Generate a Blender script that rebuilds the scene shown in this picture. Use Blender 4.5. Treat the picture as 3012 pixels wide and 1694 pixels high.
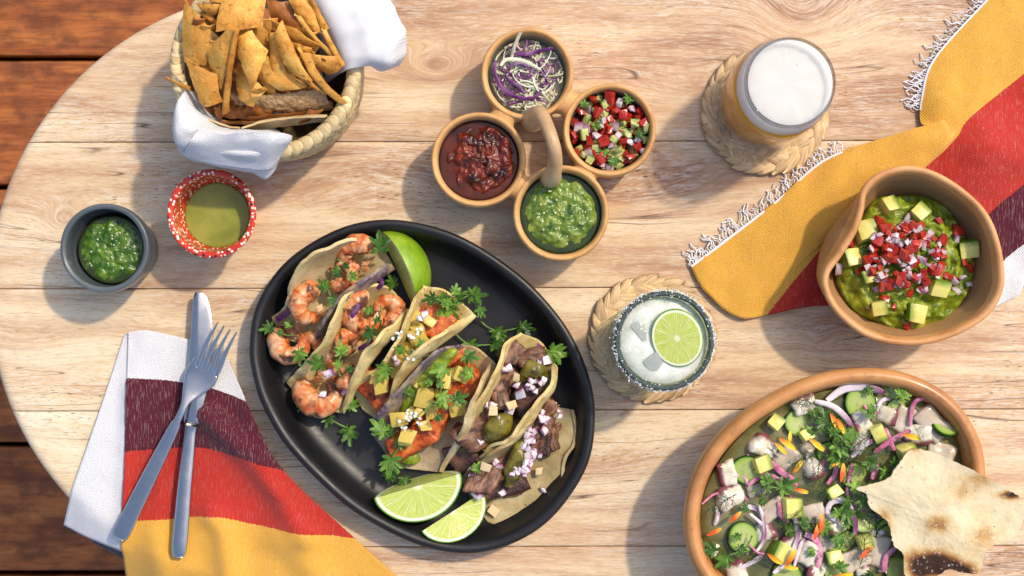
import bpy, bmesh, math, random
from mathutils import Vector, Matrix, Euler, noise as mnoise
import numpy as np
sc = bpy.context.scene
for _o in list(bpy.data.objects): bpy.data.objects.remove(_o)
R = math.radians
# ------------------------------------------------------------------ camera, sky, sun, exposure
CAM_H = 1.2                       # camera height above the table top (m)
PX = 0.85 / 3012                  # metres per photograph pixel on the table top
cam_d = bpy.data.cameras.new('camera'); cam = bpy.data.objects.new('camera', cam_d)
sc.collection.objects.link(cam); sc.camera = cam
cam.location = (0, 0, CAM_H); cam.rotation_euler = (0, 0, 0)
cam_d.sensor_width = 36; cam_d.lens = 36 * CAM_H / 0.85
cam_d.clip_start = 0.05; cam_d.clip_end = 200
cam_d.dof.use_dof = True; cam_d.dof.focus_distance = CAM_H - 0.035; cam_d.dof.aperture_fstop = 9
SUN_AZ = math.atan2(0.63, 0.78); SUN_EL = R(54)
wd = bpy.data.worlds.new('World'); sc.world = wd; wd.use_nodes = True
wn = wd.node_tree; bg = wn.nodes['Background']
sky = wn.nodes.new('ShaderNodeTexSky'); sky.sky_type = 'NISHITA'; sky.sun_disc = False
sky.sun_elevation = SUN_EL; sky.sun_rotation = math.pi / 2 - SUN_AZ
sky.air_density = 1.0; sky.dust_density = 2.5; sky.ozone_density = 1.0
wn.links.new(sky.outputs[0], bg.inputs[0]); bg.inputs[1].default_value = 0.15
sun_d = bpy.data.lights.new('sun', 'SUN'); sun = bpy.data.objects.new('sun', sun_d); sc.collection.objects.link(sun)
sun_d.energy = 2.0; sun_d.angle = R(2.5); sun_d.color = (1.0, 0.87, 0.66)
sun_dir = Vector((math.cos(SUN_AZ) * math.cos(SUN_EL), math.sin(SUN_AZ) * math.cos(SUN_EL), math.sin(SUN_EL)))
sun.rotation_euler = sun_dir.to_track_quat('Z', 'Y').to_euler(); sun.location = sun_dir * 5
sc.cycles.max_bounces = 8; sc.cycles.diffuse_bounces = 3; sc.cycles.glossy_bounces = 3; sc.cycles.transmission_bounces = 8; sc.cycles.transparent_max_bounces = 12
sc.cycles.caustics_reflective = False; sc.cycles.caustics_refractive = False
sc.view_settings.view_transform = 'Standard'; sc.view_settings.look = 'None'
sc.view_settings.exposure = 0.60; sc.view_settings.gamma = 1.0; sc.view_settings.use_curve_mapping = False
# ------------------------------------------------------------------ helpers
rnd = random.Random(7)
FR = dict(A=(400, 0, 2.588), B=(1240, 60, 1.958), C=(100, 440, 2.787), D=(720, 640, 1.4208), E=(1960, 0, 2.4154),
          F=(1720, 440, 1.8111), G=(1960, 1060, 2.2852), H=(100, 840, 1.6964), T=(0, 0, 0.8553), S=(0, 0, 1.0),
          I=(760, 680, 2.588), J=(1040, 820, 2.336), K=(1300, 940, 2.1955))
def P(fr, u, v, z=0.0):
    """a point of the table measured on the photograph, at real height z"""
    x0, y0, s = FR[fr]; f = (1 - z / CAM_H) * PX
    return Vector(((x0 + u / s - 1506) * f, (847 - y0 - v / s) * f, z))
def L(fr, px, z=0.0): return px / FR[fr][2] * PX * (1 - z / CAM_H)
def link(o): sc.collection.objects.link(o); return o
def tag(o, label=None, cat=None, group=None, kind=None):
    if label: o['label'] = label
    if cat: o['category'] = cat
    if group: o['group'] = group
    if kind: o['kind'] = kind
    return o
def empty(name, loc, rot=(0, 0, 0)):
    o = bpy.data.objects.new(name, None); link(o); o.location = loc; o.rotation_euler = rot; o.empty_display_size = .01
    return o
def make_mesh(name, v, f, mats=None, fm=None, smooth=True, attrs=None):
    me = bpy.data.meshes.new(name); me.from_pydata([tuple(p) for p in v], [], f)
    for m in (mats if isinstance(mats, (list, tuple)) else [mats]):
        if m: me.materials.append(m)
    if fm: me.polygons.foreach_set('material_index', fm)
    if smooth: me.polygons.foreach_set('use_smooth', [True] * len(f))
    if attrs:
        for k, vals in attrs.items():
            a = me.attributes.new(k, 'FLOAT', 'POINT'); a.data.foreach_set('value', [float(q) for q in vals])
    me.update(); return me
def sharp(me, ang=35):
    me.set_sharp_from_angle(angle=R(ang)); return me
def obj(name, v, f, mats, parent=None, smooth=True, attrs=None, fm=None, centre=True, ang=None):
    v = [Vector(p) for p in v]; c = Vector((0, 0, 0))
    if centre and v:
        c = sum(v, Vector()) / len(v); c.z = min(p.z for p in v)
        v = [p - c for p in v]
    me = make_mesh(name, v, f, mats, fm, smooth, attrs)
    if ang: sharp(me, ang)
    o = bpy.data.objects.new(name, me); link(o); o.location = c
    if parent: o.parent = parent; o.location = c - Vector(parent.location)
    return o
def inst(name, me, loc, rot=(0, 0, 0), scale=1.0, parent=None):
    o = bpy.data.objects.new(name, me); link(o); o.location = loc; o.rotation_euler = rot
    o.scale = (scale,) * 3 if isinstance(scale, (int, float)) else scale
    if parent: o.parent = parent
    return o
def grid_faces(nu, nv, off=0, cu=False, cv=False, flip=False):
    f = []
    for i in range(nu if cu else nu - 1):
        for j in range(nv if cv else nv - 1):
            a = off + i * nv + j; b = off + ((i + 1) % nu) * nv + j
            c = off + ((i + 1) % nu) * nv + (j + 1) % nv; d = off + i * nv + (j + 1) % nv
            f.append((d, c, b, a) if flip else (a, b, c, d))
    return f
def cr(p0, p1, p2, p3, t):
    return 0.5 * ((2 * p1) + (p2 - p0) * t + (2 * p0 - 5 * p1 + 4 * p2 - p3) * t * t + (3 * p1 - p0 - 3 * p2 + p3) * t ** 3)
def spline(pts, n, closed=False):
    """n points along a Catmull-Rom curve through pts (vectors or floats)"""
    m = len(pts); out = []
    for i in range(n):
        t = i / n * m if closed else i / (n - 1) * (m - 1)
        k = int(t); 
        if not closed and k >= m - 1: k = m - 2
        u = t - k
        if closed: q = [pts[(k + d) % m] for d in (-1, 0, 1, 2)]
        else: q = [pts[max(0, min(m - 1, k + d))] for d in (-1, 0, 1, 2)]
        out.append(cr(*q, u))
    return out
def even(pts, n, closed=True):
    """resample by arc length"""
    d = spline(pts, 600, closed); 
    if closed: d.append(d[0])
    acc = [0.0]
    for a, b in zip(d, d[1:]): acc.append(acc[-1] + (b - a).length)
    out = []; k = 0
    for i in range(n):
        s = acc[-1] * i / (n if closed else n - 1)
        while k < len(acc) - 2 and acc[k + 1] < s: k += 1
        t = (s - acc[k]) / max(1e-12, acc[k + 1] - acc[k]); out.append(d[k].lerp(d[k + 1], t))
    return out
def nz(p, s, seed=0.0): return mnoise.noise(Vector((p[0] * s + seed, p[1] * s + seed * 1.7, p[2] * s - seed)))
def lathe(prof, n=64):
    v = []; f = []
    for r, z in prof:
        for k in range(n): a = 2 * math.pi * k / n; v.append(Vector((r * math.cos(a), r * math.sin(a), z)))
    m = len(prof); f = grid_faces(m, n, cv=True, flip=True)
    if prof[0][0] < .001: f.append(tuple(range(n - 1, -1, -1)))
    if prof[-1][0] < .001: f.append(tuple((m - 1) * n + k for k in range(n)))
    return v, f
def smooth_prof(pts, n): return [tuple(q) for q in spline([Vector(p) for p in pts], n)]
def tube(pts, rad, n=8, cap=True, flat=1.0, up=Vector((0, 0, 1))):
    """swept tube through pts; rad float or list; flat squashes the section along its binormal"""
    m = len(pts); v = []; f = []
    rad = rad if isinstance(rad, (list, tuple)) else [rad] * m
    nprev = None
    for i, p in enumerate(pts):
        t = (pts[min(m - 1, i + 1)] - pts[max(0, i - 1)]).normalized()
        if nprev is None:
            nn = t.cross(up)
            if nn.length < 1e-4: nn = t.cross(Vector((1, 0, 0)))
        else: nn = nprev - t * nprev.dot(t)
        nn.normalize(); nprev = nn; bb = t.cross(nn)
        for k in range(n):
            a = 2 * math.pi * k / n; v.append(p + nn * (rad[i] * math.cos(a)) + bb * (rad[i] * flat * math.sin(a)))
    f = grid_faces(m, n, cv=True)
    if cap:
        f.append(tuple(range(n - 1, -1, -1))); f.append(tuple((m - 1) * n + k for k in range(n)))
    return v, f
def merge(*vf):
    V = []; F = []
    for v, f in vf:
        o = len(V); V += list(v); F += [tuple(i + o for i in q) for q in f]
    return V, F
def rings(ols, cap0=True, cap1=True):
    """loft through closed outlines of equal length"""
    n = len(ols[0]); v = [p for o in ols for p in o]; f = grid_faces(len(ols), n, cv=True, flip=True)
    if cap0:
        v.append(sum(ols[0], Vector()) / n); c = len(v) - 1; f += [(c, (k + 1) % n, k) for k in range(n)]
    if cap1:
        v.append(sum(ols[-1], Vector()) / n); c = len(v) - 1; b = (len(ols) - 1) * n; f += [(c, b + k, b + (k + 1) % n) for k in range(n)]
    return v, f
def ring_at(ol, d, z, c=None):
    """outline inset by distance d (metres, along the in-plane normal), at height z"""
    n = len(ol); out = []
    if d > .03:
        b = ring_at(ol, .03, z); m = sum(b, Vector()) / n; k = max(.05, 1 - (d - .03) / .07); return [m + (p - m) * k for p in b]
    for i in range(n):
        t = ol[(i + 1) % n] - ol[i - 1]; nn = Vector((-t.y, t.x, 0)).normalized()
        out.append(Vector((ol[i].x, ol[i].y, 0)) + nn * d + Vector((0, 0, z)))
    return out
def ccw(ol):
    a = sum(p.x * q.y - q.x * p.y for p, q in zip(ol, ol[1:] + ol[:1])); return ol if a > 0 else ol[::-1]
def sheet(fn, nu, nv, th, name, mats, parent=None, attrs_fn=None, centre=True):
    """a thin solid sheet: fn(s,t)->Vector; thickness th"""
    g = [[fn(i / (nu - 1), j / (nv - 1)) for j in range(nv)] for i in range(nu)]
    N = [[None] * nv for _ in range(nu)]
    for i in range(nu):
        for j in range(nv):
            du = g[min(nu - 1, i + 1)][j] - g[max(0, i - 1)][j]; dv = g[i][min(nv - 1, j + 1)] - g[i][max(0, j - 1)]
            q = du.cross(dv); N[i][j] = q.normalized() if q.length > 1e-12 else Vector((0, 0, 1))
    v = [g[i][j] + N[i][j] * th / 2 for i in range(nu) for j in range(nv)] + [g[i][j] - N[i][j] * th / 2 for i in range(nu) for j in range(nv)]
    f = grid_faces(nu, nv) + grid_faces(nu, nv, nu * nv, flip=True); o = nu * nv
    bd = [(i, 0) for i in range(nu)] + [(nu - 1, j) for j in range(1, nv)] + [(i, nv - 1) for i in range(nu - 2, -1, -1)] + [(0, j) for j in range(nv - 2, 0, -1)]
    bd = [i * nv + j for i, j in bd]
    for a, b in zip(bd, bd[1:] + bd[:1]): f.append((b, a, a + o, b + o))
    at = None
    if attrs_fn:
        at = {}
        for i in range(nu):
            for j in range(nv):
                for k, val in attrs_fn(i / (nu - 1), j / (nv - 1)).items(): at.setdefault(k, []).append(val)
        at = {k: q + q for k, q in at.items()}
    return obj(name, v, f, mats, parent, attrs=at, centre=centre, ang=55)
def bicubic(ctrl, stiff=0.0):
    """smooth surface through a grid of control vectors: fn(s,t)"""
    nr = len(ctrl); nc = len(ctrl[0])
    def pick(q, n, t):
        k = min(int(t * (n - 1)), n - 2); return k, t * (n - 1) - k
    def fn(s, t):
        i, u = pick(None, nr, s); j, w = pick(None, nc, t); rows = []
        for di in (-1, 0, 1, 2):
            r = ctrl[max(0, min(nr - 1, i + di))]
            rows.append(cr(*[r[max(0, min(nc - 1, j + dj))] for dj in (-1, 0, 1, 2)], w))
        p = cr(*rows, u)
        if stiff: p = p.lerp(ctrl[i][j].lerp(ctrl[i][j + 1], w).lerp(ctrl[i + 1][j].lerp(ctrl[i + 1][j + 1], w), u), stiff)
        return p
    return fn
def in_poly(x, y, poly):
    c = False; n = len(poly)
    for i in range(n):
        a = poly[i]; b = poly[i - 1]
        if (a[1] > y) != (b[1] > y) and x < (b[0] - a[0]) * (y - a[1]) / (b[1] - a[1]) + a[0]: c = not c
    return c
# ------------------------------------------------------------------ material helpers
class M:
    def __init__(s, name):
        s.m = bpy.data.materials.new(name); s.m.use_nodes = True; s.t = s.m.node_tree; s.t.nodes.clear()
        s.out = s.t.nodes.new('ShaderNodeOutputMaterial')
    def n(s, typ, props=None, **inp):
        q = s.t.nodes.new('ShaderNode' + typ)
        for k, val in (props or {}).items(): setattr(q, k, val)
        for k, val in inp.items():
            key = int(k[1:]) if k[0] == '_' and k[1:].isdigit() else k.replace('_', ' ')
            s.set(q.inputs[key], val)
        return q
    def set(s, sock, val):
        if isinstance(val, bpy.types.NodeSocket): s.t.links.new(val, sock)
        elif isinstance(val, bpy.types.Node): s.t.links.new(val.outputs[0], sock)
        else:
            if sock.type == 'RGBA' and len(val) == 3: val = (*val, 1)
            sock.default_value = val
    def math(s, op, a, b=0.0, c=None):
        q = s.n('Math', dict(operation=op), _0=a, _1=b)
        if c is not None: s.set(q.inputs[2], c)
        return q.outputs[0]
    def coords(s, scale=(1, 1, 1), rand=True, src='Object', rot=(0, 0, 0)):
        tc = s.n('TexCoord').outputs[src]
        mp = s.n('Mapping', None, Vector=tc, Scale=scale, Rotation=rot)
        if rand:
            r = s.n('ObjectInfo').outputs['Random']; s.set(mp.inputs['Location'], s.n('CombineXYZ', None, X=s.math('MULTIPLY', r, 37.0), Y=s.math('MULTIPLY', r, 11.0), Z=s.math('MULTIPLY', r, 23.0)).outputs[0])
        return mp.outputs[0]
    def noise(s, vec, scale, detail=4, rough=.55, dist=0.0):
        return s.n('TexNoise', None, Vector=vec, Scale=scale, Detail=detail, Roughness=rough, Distortion=dist).outputs[0]
    def ramp(s, fac, stops, interp='LINEAR'):
        q = s.n('ValToRGB', None, Fac=fac); r = q.color_ramp; r.interpolation = interp
        while len(r.elements) < len(stops): r.elements.new(0.5)
        for e, (p, c) in zip(r.elements, stops):
            e.position = p; e.color = (*c, 1) if not isinstance(c, (int, float)) else (c, c, c, 1)
        return q.outputs[0]
    def mix(s, fac, a, b, blend='MIX'):
        q = s.n('Mix', dict(data_type='RGBA', blend_type=blend)); s.set(q.inputs[0], fac); s.set(q.inputs[6], a); s.set(q.inputs[7], b)
        return q.outputs[2]
    def attr(s, name): return s.n('Attribute', dict(attribute_name=name)).outputs['Fac']
    def bump(s, h, strength=.3, dist=.001, nrm=None):
        q = s.n('Bump', None, Height=h, Strength=strength, Distance=dist)
        if nrm is not None: s.set(q.inputs['Normal'], nrm)
        return q.outputs[0]
    def end(s, col, rough=.5, nrm=None, spec=.5, sss=0, sssr=(.004, .002, .001), trans=0, ior=1.45, metal=0, coat=0, sheen=0):
        b = s.n('BsdfPrincipled'); s.set(b.inputs['Base Color'], col); s.set(b.inputs['Roughness'], rough)
        s.set(b.inputs['Specular IOR Level'], spec); s.set(b.inputs['IOR'], ior); s.set(b.inputs['Metallic'], metal)
        if nrm is not None: s.set(b.inputs['Normal'], nrm)
        if sss: s.set(b.inputs['Subsurface Weight'], sss); b.inputs['Subsurface Radius'].default_value = sssr; b.inputs['Subsurface Scale'].default_value = 1.0
        if trans: s.set(b.inputs['Transmission Weight'], trans)
        if coat: s.set(b.inputs['Coat Weight'], coat); b.inputs['Coat Roughness'].default_value = .15
        if sheen: s.set(b.inputs['Sheen Weight'], sheen)
        s.t.links.new(b.outputs[0], s.out.inputs[0]); return s.m
def stops(cols, lo=.3, hi=.7):
    n = len(cols); return [(lo + (hi - lo) * i / max(1, n - 1), c) for i, c in enumerate(cols)]
def food(name, cols, scale=150, rough=.45, bump=.4, bscale=500, bdist=.0008, sss=0, spec=.5, stretch=(1, 1, 1), var=.12, lo=.3, hi=.7, coat=0, detail=5, sssr=(.004, .002, .001), dist=0.0):
    q = M(name); c = q.coords(stretch); f = q.noise(c, scale, detail, dist=dist); col = q.ramp(f, stops(cols, lo, hi))
    if var:
        r = q.n('ObjectInfo').outputs['Random']
        col = q.n('HueSaturation', None, Color=col, Value=q.math('MULTIPLY_ADD', r, 2 * var, 1 - var)).outputs[0]
    nrm = q.bump(q.noise(c, bscale, 4), bump, bdist) if bump else None
    return q.end(col, rough, nrm, spec, sss, sssr, coat=coat)
# ------------------------------------------------------------------ wood materials
def knot_sum(q, x, y, knots):
    tot = None
    for kx, ky, amp, sx, sy in knots:
        a = q.math('DIVIDE', q.math('SUBTRACT', x, kx), sx); b = q.math('DIVIDE', q.math('SUBTRACT', y, ky), sy)
        d = q.math('ADD', q.math('MULTIPLY', a, a), q.math('MULTIPLY', b, b))
        g = q.math('MULTIPLY', q.math('EXPONENT', q.math('MULTIPLY', d, -1.0)), amp)
        tot = g if tot is None else q.math('ADD', tot, g)
    return tot
def table_wood():
    q = M('limed_teak'); tc = q.n('TexCoord').outputs['Object']; xyz = q.n('SeparateXYZ', None, Vector=tc); x, y = xyz.outputs[0], xyz.outputs[1]
    rn = q.math('MULTIPLY', q.n('ObjectInfo').outputs['Random'], 60.0)
    kn = []
    for u, v, amp, sx, sy in [(1100, 168, .016, .016, .010), (1100, 168, .020, .055, .016), (165, 560, .014, .016, .012), (165, 560, .012, .07, .02),
                              (2010, 20, .030, .03, .045), (2120, 60, .012, .03, .03), (1560, 480, .018, .10, .024), (700, 520, .010, .09, .02),
                              (70, 870, .014, .05, .016), (450, 860, .008, .06, .03), (2060, 860, .007, .012, .009), (1500, 1180, .018, .10, .022),
                              (2300, 560, -.012, .10, .03), (300, 1130, .008, .08, .02), (2480, 1080, .010, .1, .02), (1750, 230, .012, .05, .015), (900, 430, -.012, .1, .03)]:
        p = P('T', u, v); kn.append((p.x, p.y, amp, sx, sy))
    ks = knot_sum(q, x, y, kn)
    w = q.noise(q.n('CombineXYZ', None, X=q.math('MULTIPLY', x, 3.0), Y=q.math('MULTIPLY', y, 9.0), Z=rn).outputs[0], 1.0, 3)
    r = q.math('ADD', q.math('ADD', y, ks), q.math('MULTIPLY', q.math('SUBTRACT', w, .5), .022))
    def strk(sx, sy, det=5, rough=.6, z=0.0, add=0.0):
        vec = q.n('CombineXYZ', None, X=q.math('ADD', q.math('MULTIPLY', x, sx), add), Y=q.math('MULTIPLY', r, sy), Z=q.math('ADD', rn, z)).outputs[0]
        return q.noise(vec, 1.0, det, rough)
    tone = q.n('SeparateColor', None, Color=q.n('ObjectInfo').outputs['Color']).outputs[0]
    broad = strk(5, 34, 3); rings_ = strk(5, 120, 3, .6, 3.0); fine = strk(120, 1300, 2, .65, 7.0); lime = strk(60, 620, 3, .75, 11.0); pore = strk(150, 1300, 1, .5, 17.0)
    dry = q.noise(q.n('CombineXYZ', None, X=q.math('MULTIPLY', x, 8.0), Y=q.math('MULTIPLY', y, 16.0), Z=4.0).outputs[0], 1.0, 2)
    bt = q.math('ADD', q.math('MULTIPLY_ADD', q.math('SUBTRACT', broad, .5), 1.25, .5), q.math('ADD', tone, q.math('MULTIPLY', x, -.13)))  # wood tone pales leftward as bleaching and paints in soft shade at upper right
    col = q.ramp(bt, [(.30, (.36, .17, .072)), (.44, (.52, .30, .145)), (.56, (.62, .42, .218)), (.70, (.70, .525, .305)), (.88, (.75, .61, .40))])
    col = q.mix(q.ramp(rings_, [(.33, .42), (.5, .0)]), col, (.37, .175, .08))
    limef = q.math('MULTIPLY', q.ramp(lime, [(.46, 0.0), (.63, .62)]), q.ramp(dry, [(.38, .2), (.6, 1.0)]))
    col = q.mix(limef, col, (.73, .64, .52))
    col = q.mix(q.ramp(fine, [(.30, .55), (.46, 0.0)]), col, (.33, .18, .09))
    col = q.mix(q.ramp(fine, [(.56, 0.0), (.72, .45)]), col, (.77, .67, .55))
    pm = q.math('MULTIPLY', q.ramp(pore, [(.27, 1.0), (.33, 0.0)]), q.ramp(dry, [(.45, 0.05), (.62, .9)]))
    col = q.mix(pm, col, (.07, .045, .035))
    crack = strk(2.2, 60, 1, .5, 29.0)                       # a few long hairline drying checks
    cm = q.math('MULTIPLY', q.ramp(q.math('ABSOLUTE', q.math('SUBTRACT', crack, .5)), [(0.0, 1.0), (.007, 0.0)]), q.ramp(dry, [(.44, 0.0), (.52, .9)]))
    col = q.mix(cm, col, (.10, .055, .035))
    col = q.n('HueSaturation', None, Color=col, Saturation=.88).outputs[0]
    return q.end(col, q.ramp(lime, [(.4, .52), (.6, .7)]), q.bump(fine, .22, .0005), .2)
def deck_wood():
    q = M('deck_hardwood'); tc = q.n('TexCoord').outputs['Object']; xyz = q.n('SeparateXYZ', None, Vector=tc); rn = q.math('MULTIPLY', q.n('ObjectInfo').outputs['Random'], 40.0)
    def st(sx, sy, z, det=4): return q.noise(q.n('CombineXYZ', None, X=q.math('MULTIPLY', xyz.outputs[0], sx), Y=q.math('MULTIPLY', xyz.outputs[1], sy), Z=q.math('ADD', rn, z)).outputs[0], 1.0, det, .6)
    a = st(4, 60, 0); b = st(28, 45, 5); c = st(30, 500, 9)
    col = q.ramp(a, [(.3, (.20, .050, .010)), (.5, (.36, .105, .024)), (.7, (.47, .165, .042))])
    col = q.mix(q.ramp(b, [(.42, .0), (.62, .75)]), col, (.11, .033, .010))
    col = q.mix(q.ramp(c, [(.4, .4), (.5, 0.0)]), col, (.07, .022, .008))
    return q.end(col, .42, q.bump(c, .3, .0008), .4)
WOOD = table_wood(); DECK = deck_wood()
q = M('shadowed_soil'); SOIL = q.end(q.ramp(q.noise(q.coords(rand=False), 20), stops([(.012, .009, .007), (.03, .024, .018)])), .9)
# ------------------------------------------------------------------ ground under the deck, deck boards, table
DZ = -0.40
g = obj('ground', [(-40, -40, DZ - .16), (40, -40, DZ - .16), (40, 40, DZ - .16), (-40, 40, DZ - .16)], [(0, 1, 2, 3)], SOIL, centre=False); tag(g, kind='structure')
deck = empty('deck', (0, 0, DZ)); tag(deck, kind='structure')
pitch = 379 * PX * (CAM_H - DZ) / CAM_H; y0 = (847 - 171) * PX * (CAM_H - DZ) / CAM_H
def rounded_board(w, l, t, b):
    prof = [(-w / 2, -t), (-w / 2, -b), (-w / 2 + b * .3, -b * .3), (-w / 2 + b, 0), (w / 2 - b, 0), (w / 2 - b * .3, -b * .3), (w / 2, -b), (w / 2, -t)]
    v = [(sx * l / 2, y, z) for sx in (-1, 1) for y, z in prof]; n = len(prof)
    f = [(i, (i + 1) % n, n + (i + 1) % n, n + i) for i in range(n)] + [tuple(range(n - 1, -1, -1)), tuple(range(n, 2 * n))]
    return make_mesh('deck_board', v, [t_[::-1] for t_ in f], DECK, smooth=False)
bm_ = rounded_board(pitch - .0055, 6.0, .022, .004)
for i in range(-14, 15): inst('board', bm_, (0.31 * (i % 3), y0 - pitch * (i + .5), 0), parent=deck)
tcx = (852 - 1506) * PX; tcy = (847 - 860) * PX; TR = 897 * PX; TX2 = 0.85
table = empty('table', (0, 0, DZ)); tag(table, 'long oval limed teak table of wide planks with a rounded end', 'table')
def xl(y, d):
    s = (TR - d) ** 2 - (y - tcy) ** 2; return tcx - math.sqrt(max(s, 1e-8))
def plank(ya, yb):
    prof = [(ya, -.028), (ya, -.0008), (ya + .0003, -.0002), (ya + .0008, 0)]
    ny = 26; rows = prof + [(ya + .0008 + (yb - ya - .0016) * k / ny, 0) for k in range(1, ny)] + [(yb - .0008, 0), (yb - .0003, -.0002), (yb, -.0008), (yb, -.028)]
    edge = [(0, -.028), (0, -.012), (.0012, -.0055), (.0035, -.0022), (.0065, -.0006), (.010, 0)]
    nx = 44; v = []
    for k, (y, z) in enumerate(rows):
        tl = lambda x: y + (0.0022 * (x - tcx) if True else 0)
        yy = min(max(y, tcy - TR + .0005), tcy + TR - .0005)
        for d, ez in edge:
            x = xl(yy, d); v.append(Vector((x, tl(x), min(z, ez) - (.0 if z == 0 else 0))))
        x0 = xl(yy, edge[-1][0])
        for j in range(1, nx): x = x0 + (TX2 - x0) * j / (nx - 1); v.append(Vector((x, tl(x), z)))
    m = len(edge) + nx - 1; f = grid_faces(len(rows), m, flip=True)
    return v, f
ys = [-40, 417, 848, 1208, 1609, 1760]; gap = .0003
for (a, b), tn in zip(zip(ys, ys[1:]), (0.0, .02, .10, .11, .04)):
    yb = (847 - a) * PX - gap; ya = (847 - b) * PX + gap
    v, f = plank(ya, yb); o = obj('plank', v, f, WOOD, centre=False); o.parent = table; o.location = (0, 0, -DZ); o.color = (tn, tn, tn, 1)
for lx, ly in [(-.28, .15), (-.28, -.15), (.7, .15), (.7, -.15)]:
    v, f = tube([Vector((lx, ly, z)) for z in (DZ + .001, DZ + .1, -.1, -.03)], [.018, .022, .026, .028], 16); o = obj('leg', v, f, WOOD, table, ang=40)
for ly in (-.15, .15):
    v = [(x, ly + y, z) for z in (-.075, -.029) for x, y in ((-.28, -.011), (.7, -.011), (.7, .011), (-.28, .011))]
    obj('apron', v, [(3, 2, 1, 0), (4, 5, 6, 7), (0, 1, 5, 4), (1, 2, 6, 5), (2, 3, 7, 6), (3, 0, 4, 7)], WOOD, table, smooth=False)
v = [(-.012, -.20, -.052), (.012, -.20, -.052), (.012, .20, -.052), (-.012, .20, -.052), (-.012, -.20, -.0295), (.012, -.20, -.0295), (.012, .20, -.0295), (-.012, .20, -.0295)]
for dx in (-.33, 0.2): obj('batten', [(a + dx, b, c) for a, b, c in v], [(3, 2, 1, 0), (4, 5, 6, 7), (0, 1, 5, 4), (1, 2, 6, 5), (2, 3, 7, 6), (3, 0, 4, 7)], WOOD, table, smooth=False)
# ------------------------------------------------------------------ ceramics
def clay(name, cols, streak=(.2, .12, .06), rough=.5, scale=25, bump=.25, speck=.5, vert=False, coat=0.0):
    q = M(name); c = q.coords(rand=False); a = q.noise(c, scale, 6, .6); col = q.ramp(a, stops(cols))
    s = q.noise(q.n('Mapping', None, Vector=c, Scale=(60, 60, 400)).outputs[0], 1.0, 4, .7)
    col = q.mix(q.math('MULTIPLY', q.ramp(s, [(.28, .7), (.42, 0.0)]), speck), col, streak)
    p = q.noise(c, 700, 2, .5); col = q.mix(q.ramp(p, [(.25, .8 * speck), (.33, 0.0)]), col, tuple(k * .35 for k in streak))
    return q.end(col, q.ramp(a, [(.3, rough - .08), (.7, rough + .12)]), q.bump(q.math('ADD', q.math('MULTIPLY', s, .6), q.noise(c, 320, 4)), bump, .0006), .45, coat=coat)
CADDY = clay('buff_clay', [(.42, .19, .055), (.60, .325, .115), (.70, .44, .185)], (.16, .07, .03), .5, 30, .3)
GLAZE_IN = clay('dull_inner_glaze', [(.20, .20, .17), (.30, .28, .23), (.40, .33, .24)], (.1, .08, .06), .3, 30, .1, .3)
GUACB = clay('burnished_brown_clay', [(.27, .130, .054), (.40, .21, .092), (.49, .28, .135)], (.07, .035, .02), .5, 18, .2, .55)
GUACB_RIM = clay('rubbed_clay_rim', [(.42, .175, .058), (.56, .27, .098), (.63, .35, .15)], (.14, .06, .03), .45, 30, .25, .6)
CEVB = clay('burnished_orange_clay', [(.29, .110, .034), (.48, .205, .064), (.60, .30, .105)], (.12, .045, .02), .36, 16, .2, .7, coat=.25)
q = M('black_stoneware'); c = q.coords(rand=False); a = q.noise(c, 14, 5); b = q.noise(q.n('Mapping', None, Vector=c, Scale=(30, 60, 30), Rotation=(0, 0, .7)).outputs[0], 1, 5, .7)
BLACK = q.end(q.ramp(a, [(.35, (.006, .006, .007)), (.7, (.014, .0135, .0145))]), q.ramp(b, [(.3, .34), (.7, .5)]), q.bump(q.math('ADD', b, q.math('MULTIPLY', q.noise(c, 120, 4), .5)), .12, .001), .5)
q = M('grey_glaze'); c = q.coords(rand=False); a = q.noise(q.n('Mapping', None, Vector=c, Scale=(20, 20, 90)).outputs[0], 1, 5)
GREY = q.end(q.ramp(a, [(.3, (.045, .055, .062)), (.55, (.085, .10, .11)), (.75, (.14, .15, .15))]), .28, q.bump(q.noise(c, 150, 4), .12, .0008), .55)
def dotted(name, base, dots_scale=420):
    q = M(name); c = q.coords(rand=False); vo = q.n('TexVoronoi', dict(feature='F1'), Vector=c, Scale=dots_scale, Randomness=.75)
    d = vo.outputs['Distance']; dot = q.ramp(d, [(.33, 1.0), (.38, 0.0)])
    pick = q.n('SeparateColor', None, Color=vo.outputs['Color']).outputs[0]
    dc = q.ramp(pick, [(0.0, (.02, .012, .015)), (.17, (.02, .012, .015)), (.18, (.80, .70, .58))], 'CONSTANT')
    base_c = q.ramp(q.noise(c, 60, 4), stops(base))
    return q.end(q.mix(dot, base_c, dc), .25, q.bump(dot, .3, .0003), .5, coat=.3)
DOTS = dotted('red_dotted_glaze', [(.40, .018, .008), (.56, .032, .010), (.64, .07, .015)], 320)
def dish(name, prof, c, mats, split=None, n=96, wob=0.0, parent=None):
    """lathe dish at c; faces above profile index split take the second material"""
    v, f = lathe(prof, n)
    if wob: v = [p + Vector((p.x, p.y, 0)) * (wob * nz(p, 30, 3.1)) + Vector((0, 0, wob * .15 * nz(p, 25, 9))) for p in v]
    fm = None
    if split: fm = [1 if i // n >= split else 0 for i in range(len(f))]
    return obj(name, [p + c for p in v], f, mats, parent, fm=fm)
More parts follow.
